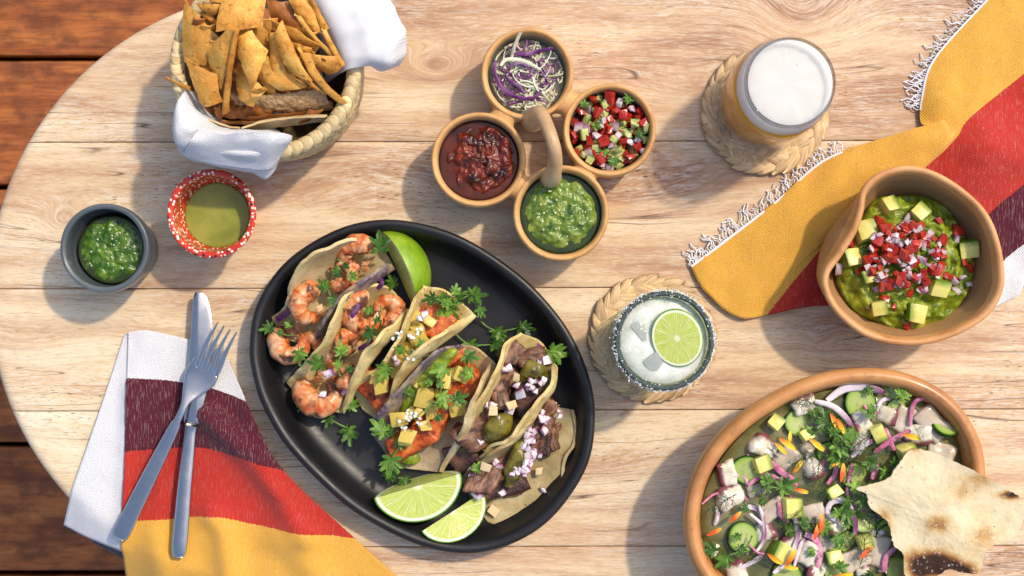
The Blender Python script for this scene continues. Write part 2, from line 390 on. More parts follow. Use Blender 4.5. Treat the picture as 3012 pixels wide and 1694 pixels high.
# platter
pl_T = [(627, 870), (640, 780), (690, 690), (760, 625), (860, 572), (960, 552), (1060, 562), (1160, 595), (1260, 655), (1350, 730), (1430, 830), (1480, 940), (1497, 1040),
        (1485, 1150), (1440, 1240), (1370, 1320), (1280, 1372), (1180, 1393), (1080, 1380), (980, 1340), (880, 1280), (790, 1200), (710, 1110), (655, 1010), (632, 930)]
RIMZ = .030
pol = ccw(even([P('T', u, v, RIMZ) for u, v in pl_T], 128))
prof = [(.030, .0), (.022, .001), (.012, .010), (.003, .023), (.0, .0285), (.0016, .0305), (.0045, .0308), (.0075, .0290), (.010, .024), (.0135, .015), (.019, .0085), (.028, .0062), (.05, .006), (.09, .0055)]
v, f = rings([ring_at(pol, d, z) for d, z in prof])
v = [p + Vector((0, 0, .0006 * nz(p, 18, 2))) for p in v]
platter = tag(obj('platter', v, f, BLACK), 'large oval black stoneware platter holding six tacos', 'platter')
PF = .0062                               # height of the platter floor
# cups
def cup_prof(r, h, rb, th, fl, floor=.006):
    return [(0.0005, 0), (rb * .9, 0), (rb, .0015), (rb + (r - rb) * .45, h * .4), (r - fl * .3, h * .75), (r, h - .002), (r - th * .35, h), (r - th * .75, h - .0006), (r - th, h - .003),
            (r - th - fl * .6, h * .72), (rb + (r - rb) * .4 - th, h * .35), (rb - th * .6, floor + .003), (rb * .6, floor), (0.0005, floor)]
gcH = .06; gc = P('C', 575, 806, gcH); gr = L('C', 366, gcH)
grey_cup = dish('cup', smooth_prof(cup_prof(gr, gcH, gr * .80, .0045, .001), 60), Vector((gc.x, gc.y, 0)), [GREY, GREY], 40, wob=.006)
tag(grey_cup, 'grey glazed cup holding chunky green salsa', 'cup')
rcH = .06; rc = P('C', 1455, 525, rcH); rr = L('C', 367, rcH)
prof = [(.0005, 0), (.022, 0), (.0245, .002), (.027, .02), (.0295, .04), (rr - .001, .0575), (rr, .059), (rr - .001, .0604), (rr - .003, .0605), (rr - .0052, .0585), (.0287, .046), (.0262, .038), (.0245, .03), (.023, .012), (.02, .006), (.0005, .005)]
red_cup = dish('cup', smooth_prof(prof, 70), Vector((rc.x, rc.y, 0)), DOTS, wob=.004); tag(red_cup, 'red cup with white painted dots holding thin green dressing', 'cup')
# the small dots on the outside wall of the grey cup are painted
# condiment caddy
cz = .050; CB = {}
caddy = empty('condiment_caddy', P('B', 720, 720)); tag(caddy, 'buff clay condiment caddy of four joined bowls with an arched handle', 'caddy')
def caddy_bowl(key, u, v, r):
    c = P('B', u, v, cz); rr_ = L('B', r, cz); CB[key] = (Vector((c.x, c.y, 0)), rr_)
    prof = [(.0005, 0), (rr_ * .55, 0), (rr_ * .72, .002), (rr_ * .9, .012), (rr_ * .985, .028), (rr_ * 1.0, .042), (rr_ * .99, .0485), (rr_ * .955, .0503), (rr_ * .90, .0495), (rr_ * .865, .046), (rr_ * .85, .038), (rr_ * .80, .022), (rr_ * .68, .010), (rr_ * .45, .006), (.0005, .0055)]
    o = dish('bowl', smooth_prof(prof, 64), CB[key][0], [CADDY, GLAZE_IN], 43, 80, .012, caddy); return o
caddy_bowl('slaw', 609, 306, 268); caddy_bowl('pico', 1084, 630, 270); caddy_bowl('red', 328, 800, 275); caddy_bowl('green', 804, 1108, 278)
def web(a, b):
    ca, ra = CB[a]; cb, rb = CB[b]; d = (cb - ca).normalized(); sd = Vector((-d.y, d.x, 0)); p0 = ca + d * ra * .93; p1 = cb - d * rb * .93; v = []; m = 9; n = 14
    for i in range(m):
        t = i / (m - 1); p = p0.lerp(p1, t); k = abs(2 * t - 1); hw = .0105 + .0030 * k ** 2; hz = .0118
        for j in range(n):
            a_ = 2 * math.pi * j / n; ca_, sa_ = math.cos(a_), math.sin(a_)
            v.append(p + sd * hw * math.copysign(abs(ca_) ** .7, ca_) + Vector((0, 0, .0372 + hz * math.copysign(abs(sa_) ** .6, sa_))))
    f = grid_faces(m, n, cv=True) + [tuple(range(n - 1, -1, -1)), tuple((m - 1) * n + k for k in range(n))]; obj('bridge', v, f, CADDY, caddy)
for a, b in (('slaw', 'pico'), ('pico', 'green'), ('green', 'red'), ('red', 'slaw')): web(a, b)
hp = [P('B', 640, 575, .038), P('B', 655, 545, .055), P('B', 690, 545, .072), P('B', 735, 640, .083), P('B', 765, 740, .083), P('B', 768, 830, .070), P('B', 752, 890, .055), P('B', 742, 905, .036)]
HC = clay('pale_clay_handle', [(.42, .25, .12), (.55, .37, .2), (.62, .45, .27)], (.2, .1, .05), .42, 30, .15, .5)
v, f = tube(spline(hp, 36), spline([.0095, .0074, .0060, .0053, .0053, .0060, .0074, .0095], 36), 18); obj('handle', v, f, HC, caddy)
# guacamole bowl: kidney rim, round body
gz = .068
gk = gz / .082
rim_F = [(1470, 215), (1540, 135), (1640, 92), (1740, 82), (1860, 110), (2000, 190), (2130, 310), (2205, 460), (2238, 640), (2225, 770), (2150, 890), (2000, 985), (1830, 1038), (1660, 1042), (1500, 1000), (1380, 915), (1300, 820), (1264, 720), (1275, 640), (1335, 555), (1415, 430), (1452, 320)]
grim = ccw(even([P('F', u, v, gz) for u, v in rim_F], 112)); gcen = sum(grim, Vector()) / len(grim); gcen.z = 0
body_F = [(1440, 280), (1530, 190), (1640, 120), (1760, 110), (1880, 150), (1990, 230), (2090, 340), (2150, 470), (2170, 640), (2150, 770), (2080, 880), (1960, 960), (1810, 1010), (1660, 1010), (1510, 975), (1390, 900), (1300, 800), (1250, 690), (1255, 590), (1290, 480), (1335, 400), (1385, 335)]
gbody = ccw(even([P('F', u, v, .045) for u, v in body_F], 112))
# rotate the body samples so that they start nearest to the first rim sample
k0 = min(range(112), key=lambda k: (Vector((gbody[k].x, gbody[k].y)) - Vector((grim[0].x, grim[0].y))).length); gbody = gbody[k0:] + gbody[:k0]
def gring(t, d, z, sc_=1.0):
    o = [Vector((a.x, a.y, 0)).lerp(Vector((b.x, b.y, 0)), t) for a, b in zip(gbody, grim)]
    o = ring_at(o, d, 0); return [gcen + (p - gcen) * sc_ + Vector((0, 0, z * gk)) for p in o]
ols = [gring(0, 0, 0, .62), gring(0, 0, .002, .72), gring(0, 0, .012, .86), gring(0, 0, .03, .97), gring(.1, 0, .05, 1.0), gring(.6, 0, .068, 1.0), gring(.95, 0, .078, 1.0), gring(1, .0005, .0812), gring(1, .0022, .0826), gring(1, .0042, .0822), gring(1, .0056, .0798),
       gring(.85, .0066, .070), gring(.5, .0075, .052), gring(.2, .009, .036, .95), gring(0, .01, .022, .85), gring(0, .01, .012, .68), gring(0, .01, .009, .4)]
v, f = rings(ols); v = [p + Vector((0, 0, .0012 * nz(p, 22, 5))) for p in v]
nf = 112; fm = [1 if 5 <= i // nf < 11 and i < nf * 16 else 0 for i in range(len(f))]
guac_bowl = tag(obj('bowl', v, f, [GUACB, GUACB_RIM], fm=fm), 'brown clay bowl with a pinched kidney-shaped rim holding guacamole', 'bowl')
# ceviche bowl: tilted oval
vz = .075; cvc = (1140, 925); Cxx, Cxy, Cyy = 1.04e6, -1.76e5, 7.52e5
l11 = math.sqrt(Cxx); l21 = Cxy / l11; l22 = math.sqrt(Cyy - l21 * l21)
cvo = ccw([P('G', cvc[0] + l11 * math.cos(a), cvc[1] + l21 * math.cos(a) + l22 * math.sin(a), vz) for a in [2 * math.pi * k / 128 for k in range(128)]])
cvcen = sum(cvo, Vector()) / 128; cvcen.z = 0
prof = [(.05, 0), (.04, .002), (.022, .014), (.007, .034), (.001, .055), (0, .066), (.001, .0725), (.004, .0755), (.0072, .0758), (.0102, .0735), (.0122, .068), (.0145, .058), (.020, .04), (.032, .02), (.05, .012), (.08, .010)]
v, f = rings([ring_at(cvo, d, z) for d, z in prof]); v = [p + Vector((0, 0, .001 * nz(p, 14, 5))) + Vector((p.x - cvcen.x, p.y - cvcen.y, 0)) * (.012 * nz(p, 16, 1)) for p in v]
cev_bowl = tag(obj('bowl', v, f, CEVB), 'large oval orange-brown clay bowl filled with octopus ceviche', 'bowl')
# ------------------------------------------------------------------ straw, cloth, steel and glass materials
def straw(name, cols, dark=(.10, .05, .02)):
    q = M(name); c = q.coords((1, 1, 1)); a = q.noise(q.n('Mapping', None, Vector=c, Scale=(60, 700, 300)).outputs[0], 1.0, 4, .65)
    col = q.ramp(a, stops(cols, .3, .68)); r = q.n('ObjectInfo').outputs['Random']
    col = q.n('HueSaturation', None, Color=col, Value=q.math('MULTIPLY_ADD', r, .45, .75)).outputs[0]
    sp = q.noise(c, 260, 2); col = q.mix(q.ramp(sp, [(.22, .8), (.32, 0.0)]), col, dark)
    return q.end(col, .5, q.bump(a, .4, .0005), .4)
STRAW = straw('palm_straw', [(.36, .23, .09), (.56, .41, .20), (.66, .54, .31)]); RIMSTRAW = straw('rim_straw', [(.46, .29, .11), (.64, .49, .25), (.72, .61, .37)])
COASTER = straw('dried_rush', [(.36, .20, .08), (.60, .40, .20), (.72, .54, .31)])
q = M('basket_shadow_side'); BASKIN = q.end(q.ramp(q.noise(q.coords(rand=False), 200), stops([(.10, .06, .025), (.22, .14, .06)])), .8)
def cloth_mat(name, bands=None, flat=None, fleck=.0, wv=900.0, bs=.55):
    q = M(name); c = q.coords(rand=False); sx = q.n('SeparateXYZ', None, Vector=q.n('Mapping', None, Vector=c, Rotation=(0, 0, .06)).outputs[0])
    wx = q.math('SINE', q.math('MULTIPLY', sx.outputs[0], wv * 6.28 / 2)); wy = q.math('SINE', q.math('MULTIPLY', sx.outputs[1], wv * 6.28 / 2))
    weave = q.math('MULTIPLY', wx, wy)
    th = q.noise(q.n('Mapping', None, Vector=c, Scale=(1300, 110, 400)).outputs[0], 1.0, 2); th2 = q.noise(q.n('Mapping', None, Vector=c, Scale=(420, 1500, 400)).outputs[0], 1.0, 2)
    if bands:
        at = q.math('ADD', q.attr('band'), q.math('MULTIPLY', q.math('SUBTRACT', th, .5), .012))
        col = q.ramp(at, bands, 'CONSTANT')
        fl = q.math('MULTIPLY', q.ramp(th, [(.55, 0.0), (.66, 1.0)]), q.ramp(at, [(p, fl_) for p, fl_ in fleck], 'CONSTANT'))
        col = q.mix(fl, col, (.80, .70, .62)); col = q.mix(q.ramp(th2, [(.3, .35), (.45, 0.0)]), col, q.mix(1.0, col, (.55, .45, .45), 'MULTIPLY'))
    else: col = q.mix(q.ramp(th, [(.35, .12), (.6, 0.0)]), flat, tuple(k * .75 for k in flat))
    h = q.math('ADD', q.math('MULTIPLY', weave, .5), q.math('ADD', th, th2))
    return q.end(col, .85, q.bump(h, bs, .0007), .15, sheen=.2)
WHITE_C = (.66, .655, .67); MAROON = (.085, .010, .022); REDC = (.44, .030, .020); YEL = (.66, .345, .052)
CLOTHW = cloth_mat('white_cotton', flat=WHITE_C, bs=.7)
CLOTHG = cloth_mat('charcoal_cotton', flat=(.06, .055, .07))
NAPS = cloth_mat('striped_napkin', [(0, WHITE_C), (.2, MAROON), (.4, REDC), (.6, YEL)], fleck=[(0, 0), (.2, .14), (.4, .07), (.6, .10)])
TOWS = cloth_mat('striped_towel', [(0, YEL), (.3, REDC), (.6, MAROON), (.8, WHITE_C)], fleck=[(0, .08), (.3, .10), (.6, .14), (.8, 0)])
q = M('brushed_steel'); c = q.coords(rand=False); a = q.noise(c, 60, 5, .6); STEEL = q.end((.56, .54, .52), q.ramp(a, [(.3, .13), (.7, .32)]), q.bump(q.noise(c, 900, 3), .06, .0004), .5, metal=1)
def thin_glass(name, tint, rough=.02, body=0.0, body_col=(.5, .6, .5)):
    q = M(name); fr = q.n('Fresnel', None, IOR=1.22); tr = q.n('BsdfTransparent', None, Color=tint); gl = q.n('BsdfGlossy', None, Color=(1, 1, 1), Roughness=rough)
    mx = q.n('MixShader', None, _0=q.math('MULTIPLY', fr.outputs[0], q.math('SUBTRACT', 1.0, q.n('NewGeometry').outputs['Backfacing'])), _1=tr.outputs[0], _2=gl.outputs[0]); last = mx
    if body:
        df = q.n('BsdfDiffuse', None, Color=body_col); last = q.n('MixShader', None, _0=body, _1=mx.outputs[0], _2=df.outputs[0])
    q.t.links.new(last.outputs[0], q.out.inputs[0]); return q.m
GLASS = thin_glass('clear_glass', (.98, .98, .98)); GLASSD = thin_glass('glass_lip', (.42, .42, .44)); GLASSG = thin_glass('green_glass', (.70, .84, .70))  # lip tint darkened to stand in for refraction at the rim
# ------------------------------------------------------------------ bread basket
bz = .09; bcn = P('S', 781, 189, bz); bcn.z = 0; br = 276 * PX * (1 - bz / CAM_H)
basket = empty('basket', bcn); tag(basket, 'round woven palm basket lined with a white cloth and full of chips', 'basket')
def brad(z): return br * (.90 + .10 * math.sin(min(1, z / bz) * math.pi / 2))
prof = [(.0005, .001), (br * .86, .001), (br * .895, .004)] + [(brad(z) - .003, z) for z in (.02, .04, .06, .08)] + [(br - .003, .088), (br - .007, .088)] + [(brad(z) - .009, z) for z in (.07, .05, .03, .008)] + [(.0005, .006)]
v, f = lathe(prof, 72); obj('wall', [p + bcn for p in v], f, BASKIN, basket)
def lens(l, w, t, bend, nu=7, nv=4):
    v = []
    for i in range(nu):
        s = i / (nu - 1) * 2 - 1; ww = w * (1 - abs(s) ** 2.6 * .85) / 2
        for k in range(6):
            a = 2 * math.pi * k / 6; v.append(Vector((s * l / 2, math.cos(a) * ww, math.sin(a) * t / 2 * (1 - .6 * s * s) + bend * (1 - s * s))))
    f = grid_faces(nu, 6, cv=True) + [tuple(range(5, -1, -1)), tuple((nu - 1) * 6 + k for k in range(6))]
    return v, f
lv, lf = lens(.0105, .0046, .003, .0012); strand_me = make_mesh('weave_strand', lv, lf, STRAW)
restV, restF = [], []; cnt = 0
nrow = 11
for r_ in range(nrow):
    z = .006 + r_ * .0072; rr_ = brad(z) - .0012; n = 60
    for k in range(n):
        a = 2 * math.pi * (k + .5 * (r_ % 2)) / n + rnd.uniform(-.01, .01); tl = R(28) * (1 if r_ % 2 else -1) + rnd.uniform(-.12, .12)
        nrm = Vector((math.cos(a), math.sin(a), .12)).normalized(); tg = Vector((-math.sin(a), math.cos(a), 0)); up = nrm.cross(tg)
        X = tg * math.cos(tl) + up * math.sin(tl); mat = Matrix((X, nrm.cross(X), nrm)).transposed().to_4x4(); mat.translation = Vector((math.cos(a) * rr_, math.sin(a) * rr_, z))
        vis = -1.75 < (a if a < math.pi else a - 2 * math.pi) < .25
        if vis and cnt < 290:
            o = bpy.data.objects.new('weave_strand', strand_me); link(o); o.parent = basket; o.matrix_local = mat; o.scale = (rnd.uniform(.9, 1.12), rnd.uniform(.85, 1.15), 1); cnt += 1
        else:
            o_ = len(restV); restV += [bcn + mat @ p for p in lv]; restF += [tuple(i + o_ for i in q_) for q_ in lf]
o = obj('weave', restV, restF, STRAW, basket); tag(o, kind='stuff')
nw = 50; wv_ = []; arc = 2 * math.pi / nw
for i in range(7):
    s = i / 6; a = arc * (s - .5) * .97; rad_ = .0058 * (1 - .16 * abs(2 * s - 1) ** 6)
    for k in range(12):
        b = 2 * math.pi * k / 12; sl = a + .07 * math.sin(b); x = br - .004 + math.cos(b) * rad_
        wv_.append(Vector((x * math.cos(sl), x * math.sin(sl), .0885 + math.sin(b) * rad_)))
wrap_me = make_mesh('rim_wrap', wv_, grid_faces(7, 12, cv=True, flip=True) + [tuple(range(12)), tuple(72 + k for k in range(11, -1, -1))], RIMSTRAW)
for k in range(nw): inst('rim_wrap', wrap_me, (0, 0, 0), (0, 0, arc * k), parent=basket)
# ------------------------------------------------------------------ coasters
def coaster(c, r, label):
    e = empty('coaster', Vector((c.x, c.y, 0))); tag(e, label, 'coaster', 'braided straw coasters')
    prof = [(.0005, .0008), (r * .93, .0008), (r * .95, .002), (r * .93, .0032), (.0005, .0032)]
    v, f = lathe(prof, 48); obj('backing', [p + e.location for p in v], f, COASTER, e)
    v, f = lens(.026, .0118, .0024, .0010); me = make_mesh('straw_plait', v, f, COASTER)
    for rad_, n in ((r * .915, 30), (r * .80, 27), (r * .67, 23), (r * .55, 19), (r * .42, 14)):
        row = 1 if rad_ > r * .9 or (r * .65 < rad_ < r * .75) or rad_ < r * .5 else -1
        for k in range(n):
            a = 2 * math.pi * k / n + rnd.uniform(-.03, .03); t = a + math.pi / 2 + row * R(26) + rnd.uniform(-.12, .12)
            o = inst('straw_plait', me, (rad_ * math.cos(a) * .97, rad_ * math.sin(a) * .97, .0038), (rnd.uniform(-.12, .12), rnd.uniform(-.05, .05), t), (rnd.uniform(.9, 1.15), rnd.uniform(.9, 1.2), 1), e)
    return e
c1 = P('E', 695, 800); coaster(c1, L('E', 435), 'braided straw coaster under the beer glass'); c2 = P('F', 358, 1003); coaster(c2, L('F', 328), 'braided straw coaster under the salt-rimmed drink')
# ------------------------------------------------------------------ beer glass
CZ = .0066
bg_ = P('E', 702, 738); bg_.z = 0; hB = .112; rt = P('E', 870, 573, hB + CZ); 
bgc = Vector((bg_.x * .5 + rt.x * .5, bg_.y * .5 + rt.y * .5, 0)); rR = L('E', 326, hB + CZ)
rB = .0405; rM = .0405
outp = [(.0005, 0), (rB * .86, 0), (rB * .97, .002), (rB, .007), (rM, .04), (rM, .075), (rM - .001, .09), (rR + .0018, .102), (rR, .108), (rR - .0006, .1115), (rR - .0012, .112), (rR - .0022, .1115), (rR - .0022, .107), (rR - .0006, .101), (rM - .0034, .089), (rM - .0024, .074), (rM - .0024, .04), (rB - .0026, .009), (rB * .8, .0065), (.0005, .006)]
v, f = lathe(smooth_prof(outp, 76), 96); beer_glass = tag(obj('beer_glass', [p + bgc + Vector((0, 0, CZ)) for p in v], f, [GLASS, GLASSD], fm=[1 if min(v[i].z for i in q_) > .1070 else 0 for q_ in f]), 'clear can-shaped glass of amber beer on a straw coaster', 'glass')
fz = .086
def inner_r(z): 
    pts = [(.0065, rB * .8), (.009, rB - .0030), (.04, rM - .0028), (.074, rM - .0028), (.089, rM - .0038), (.101, rR - .0010), (.107, rR - .0026)]
    for (a, ra), (b, rb_) in zip(pts, pts[1:]):
        if z <= b: return ra + (rb_ - ra) * (z - a) / (b - a)
    return pts[-1][1]
prof = [(.0005, .0068)] + [(inner_r(z), z) for z in (.0068, .009, .03, .05, .07, fz)] + [(.0005, fz)]
q = M('amber_beer'); nb = q.noise(q.coords(rand=False), 40, 3)
BEER = q.end(q.ramp(nb, stops([(.60, .235, .010), (.72, .33, .020)])), .12, None, .1, sss=.3, sssr=(.008, .004, .001))
v, f = lathe(prof, 96); tag(obj('beer', [p + bgc + Vector((0, 0, CZ)) for p in v], f, BEER), 'amber beer inside the tall clear glass', 'beer')
q = M('beer_foam'); c = q.coords(rand=False); vo = q.n('TexVoronoi', None, Vector=c, Scale=260.0).outputs['Distance']; a = q.noise(c, 90, 5)
bub = q.math('MULTIPLY', q.ramp(vo, [(.10, 1.0), (.17, 0.0)]), q.ramp(a, [(.52, 0.0), (.6, 1.0)]))
FOAM = q.end(q.mix(q.math('MULTIPLY', bub, .8), (.68, .655, .61), (.38, .35, .30)), .55, q.bump(q.math('SUBTRACT', q.math('MULTIPLY', a, .4), bub), .35, .0008), .35, sss=1.0, sssr=(.02, .02, .018))
prof = [(.0005, fz + .0003)] + [(inner_r(z) + .0001, z) for z in (fz + .0003, .09, .096, .100)] + [(rR - .004, .1015), (rR * .8, .1020), (rR * .5, .1024), (.0005, .1024)]
v, f = lathe(prof, 96); v = [p + Vector((0, 0, .0006 * nz(p, 160, 4) if p.z > .1 else 0)) for p in v]
tag(obj('beer_foam', [p + bgc + Vector((0, 0, CZ)) for p in v], f, FOAM), 'thick white foam head on the beer', 'foam')
# ------------------------------------------------------------------ salt-rimmed cocktail
hM = .085; mz = hM + CZ; mt = P('F', 424, 1019, mz); mc = Vector((mt.x, mt.y, 0)); mr = L('F', 262, mz)
mb = mr * .90
outp = [(.0005, 0), (mb * .85, 0), (mb * .98, .0015), (mb, .006), (mb + (mr - mb) * .5, hM * .5), (mr, hM - .003), (mr - .0005, hM), (mr - .0024, hM), (mr - .003, hM - .003), (mb + (mr - mb) * .5 - .003, hM * .5), (mb - .0036, .014), (mb * .75, .011), (.0005, .0105)]
v, f = lathe(smooth_prof(outp, 60), 96); mglass = tag(obj('cocktail_glass', [p + mc + Vector((0, 0, CZ)) for p in v], f, GLASSG), 'short green-tinted tumbler with a salted rim holding a frothy lime cocktail', 'glass')
sv, sf = [], []
for k in range(1500):
    a = rnd.uniform(0, 2 * math.pi); t = rnd.gauss(0, 1); rad_ = mr - .0004 + abs(rnd.gauss(0, .0013)) * (1 if rnd.random() < .75 else -1.2); z = hM + rnd.uniform(-.007, .0012) if rad_ > mr - .001 else hM + rnd.uniform(-.003, .0012)
    p = mc + Vector((rad_ * math.cos(a), rad_ * math.sin(a), CZ + z)); s = rnd.uniform(.0004, .00085); m = Euler((rnd.random() * 6, rnd.random() * 6, 0)).to_matrix()
    o_ = len(sv); sv += [p + m @ Vector(d) * s for d in ((1, 0, 0), (-1, 0, 0), (0, 1, 0), (0, -1, 0), (0, 0, 1), (0, 0, -1))]
    sf += [tuple(o_ + i for i in t_) for t_ in ((0, 2, 4), (2, 1, 4), (1, 3, 4), (3, 0, 4), (2, 0, 5), (1, 2, 5), (3, 1, 5), (0, 3, 5))]
q = M('salt'); SALT = q.end((.78, .79, .78), .35, None, .5, sss=.2)
o = obj('salt', sv, sf, SALT, mglass, smooth=False); tag(o, kind='stuff')
q = M('black_salt'); BSALT = q.end(q.ramp(q.noise(q.coords(rand=False), 900, 2), stops([(.012, .02, .018), (.09, .12, .11)])), .5, q.bump(q.noise(q.coords(rand=False), 1500, 2), .8, .0008))
prof = [(mr - .0030, hM - .006), (mr - .0036, hM - .002), (mr - .003, hM + .0008), (mr - .0012, hM + .0012), (mr + .0004, hM + .0002), (mr + .0007, hM - .003), (mr + .0003, hM - .0055)]
v, f = lathe(prof, 120); v = [p + Vector((p.x, p.y, 0)).normalized() * (.0004 * nz(p, 700, 3)) for p in v]; obj('rim_coating', [p + mc + Vector((0, 0, CZ)) for p in v], f, BSALT, mglass)
dz = hM - .0065
q = M('lime_cocktail'); c = q.coords(rand=False); vo = q.n('TexVoronoi', None, Vector=c, Scale=700.0).outputs['Distance']; a = q.noise(c, 70, 4)
DRINK = q.end(q.ramp(a, stops([(.50, .56, .47), (.70, .74, .66), (.80, .82, .77)])), .25, q.bump(vo, .35, .0006), .5, sss=.5, sssr=(.01, .012, .008))
prof = [(.0005, .0108), (mb * .74, .0112), (mb - .0042, .0145), (mb + (mr - mb) * .5 - .0034, hM * .5), (mr - .0040, dz - .001), (mr - .0046, dz + .0002), (mr * .6, dz - .0004), (.0005, dz - .0004)]
v, f = lathe(prof, 96); v = [p + Vector((0, 0, .0007 * nz(p, 120, 4) if p.z > dz - .001 else 0)) for p in v]
tag(obj('cocktail', [p + mc + Vector((0, 0, CZ)) for p in v], f, DRINK), 'pale frothy lime cocktail in the salt-rimmed tumbler', 'drink')
q = M('wet_ice'); ICE = q.end((.60, .66, .62), .08, q.bump(q.noise(q.coords(), 180, 3), .3, .002), .6, trans=.5, ior=1.31)
# ------------------------------------------------------------------ cloths
def cloth(name, parts, mats, label, cat='cloth', group=None, th=.0016, post=None, stiff=0.0):
    """parts: list of (ctrl, nu, nv, band_fn, material index); joined into one cloth"""
    V, Fc, B, fm = [], [], [], []
    for ctrl, nu, nv, band, mi in parts:
        fn = bicubic(ctrl, stiff); g = [[fn(i / (nu - 1), j / (nv - 1)) for j in range(nv)] for i in range(nu)]
        if post: g = [[post(p) for p in row] for row in g]
        o_ = len(V); n2 = nu * nv; N = []
        for i in range(nu):
            for j in range(nv):
                q_ = (g[min(nu - 1, i + 1)][j] - g[max(0, i - 1)][j]).cross(g[i][min(nv - 1, j + 1)] - g[i][max(0, j - 1)]); N.append(q_.normalized() if q_.length > 1e-12 else Vector((0, 0, 1)))
        flat = [p for row in g for p in row]; V += [p + n_ * th / 2 for p, n_ in zip(flat, N)] + [p - n_ * th / 2 for p, n_ in zip(flat, N)]
        fc = grid_faces(nu, nv, o_) + grid_faces(nu, nv, o_ + n2, flip=True)
        bd = [(i, 0) for i in range(nu)] + [(nu - 1, j) for j in range(1, nv)] + [(i, nv - 1) for i in range(nu - 2, -1, -1)] + [(0, j) for j in range(nv - 2, 0, -1)]
        bd = [o_ + i * nv + j for i, j in bd]; fc += [(b_, a_, a_ + n2, b_ + n2) for a_, b_ in zip(bd, bd[1:] + bd[:1])]
        bb = [band(i / (nu - 1), j / (nv - 1)) for i in range(nu) for j in range(nv)]; B += bb + bb; Fc += fc; fm += [mi] * len(fc)
    o = obj(name, V, Fc, mats, attrs=dict(band=B), fm=fm); tag(o, label, cat, group); return o
def ctl(fr, rows): return [[P(fr, *p) for p in r] for r in rows]
def wrinkle(amp, sc_, seed):
    def fn(p): return p + Vector((0, 0, amp * (nz((p.x, p.y, 0), sc_, seed) + .5 * nz((p.x, p.y, 0), sc_ * 2.3, seed + 3))))
    return fn
def crease(amp, sc_, seed, dirv=(1, 0)):
    """ridged folds running along dirv plus small wrinkles"""
    dx, dy = dirv
    def fn(p):
        a = p.x * dx + p.y * dy; b = -p.x * dy + p.y * dx; q_ = (a * .35, b, p.z * .5)
        return p + Vector((.4, .3, 1)).normalized() * (amp * (.55 - 2 * abs(nz(q_, sc_, seed))) + amp * .35 * (.5 - 2 * abs(nz(q_, sc_ * 2.7, seed + 5))) + .0005 * nz(p, 150, seed))
    return fn
zero = lambda s, t: 0.0
up = [[(1450, 640, .05), (1400, 400, .05), (1300, 200, .05), (1150, 0, .05), (1000, -150, .05)],
      [(1585, 540, .098), (1560, 420, .103), (1500, 290, .106), (1430, 140, .108), (1330, -30, .108)],
      [(1680, 520, .099), (1730, 420, .108), (1715, 250, .112), (1640, 60, .112), (1560, -120, .11)],
      [(1780, 505, .094), (1840, 460, .104), (1830, 260, .109), (1750, 60, .108), (1650, -120, .105)],
      [(1860, 545, .085), (1950, 480, .098), (1950, 250, .102), (1870, 60, .102), (1740, -130, .10)],
      [(2000, 500, .066), (2055, 400, .080), (2045, 230, .088), (1975, 80, .088), (1850, -110, .088)],
      ]
lo = [[(430, 680, .055), (560, 840, .05), (680, 960, .05), (850, 980, .05), (960, 985, .05), (1050, 990, .05)],
      [(375, 695, .098), (450, 850, .095), (620, 950, .095), (880, 1003, .100), (1000, 1012, .102), (1120, 1022, .10)],
      [(318, 770, .106), (380, 940, .112), (600, 1010, .114), (860, 1040, .117), (1010, 1045, .117), (1178, 1048, .108)],
      [(290, 850, .104), (330, 1010, .112), (590, 1085, .107), (850, 1100, .106), (1020, 1100, .110), (1165, 1085, .102)],
      [(282, 920, .098), (310, 1090, .104), (580, 1150, .110), (850, 1180, .112), (1000, 1185, .106), (1115, 1160, .093)],
      [(278, 985, .085), (358, 1190, .090), (600, 1262, .090), (870, 1306, .085), (985, 1368, .074), (1062, 1285, .074)],
      ]
lo2 = [[(470, 985, .116), (640, 1030, .120), (860, 1000, .124), (1020, 1008, .123), (1120, 1020, .118), (1184, 1044, .112)], [(400, 1085, .118), (600, 1110, .116), (850, 1095, .117), (1000, 1100, .120), (1090, 1098, .115), (1168, 1092, .108)], [(352, 1192, .098), (600, 1248, .099), (870, 1288, .096), (985, 1300, .093), (1055, 1262, .088), (1110, 1165, .094)]]
midp = [[(430, 680, .055), (700, 400, .05), (1000, -150, .05)], [(700, 850, .045), (950, 550, .04), (1250, 150, .045)], [(1050, 990, .05), (1250, 800, .045), (1450, 640, .05)]]
cloth('cloth_napkin', [(ctl('A', up), 42, 32, zero, 0), (ctl('A', lo), 48, 40, zero, 0), (ctl('A', lo2), 26, 40, zero, 0), (ctl('A', midp), 8, 8, zero, 0)], CLOTHW, 'white cotton napkin lining the chip basket and draped over its rim', 'napkin', post=crease(.0042, 42, 2, (.8, .6)), th=.0010, stiff=.22)
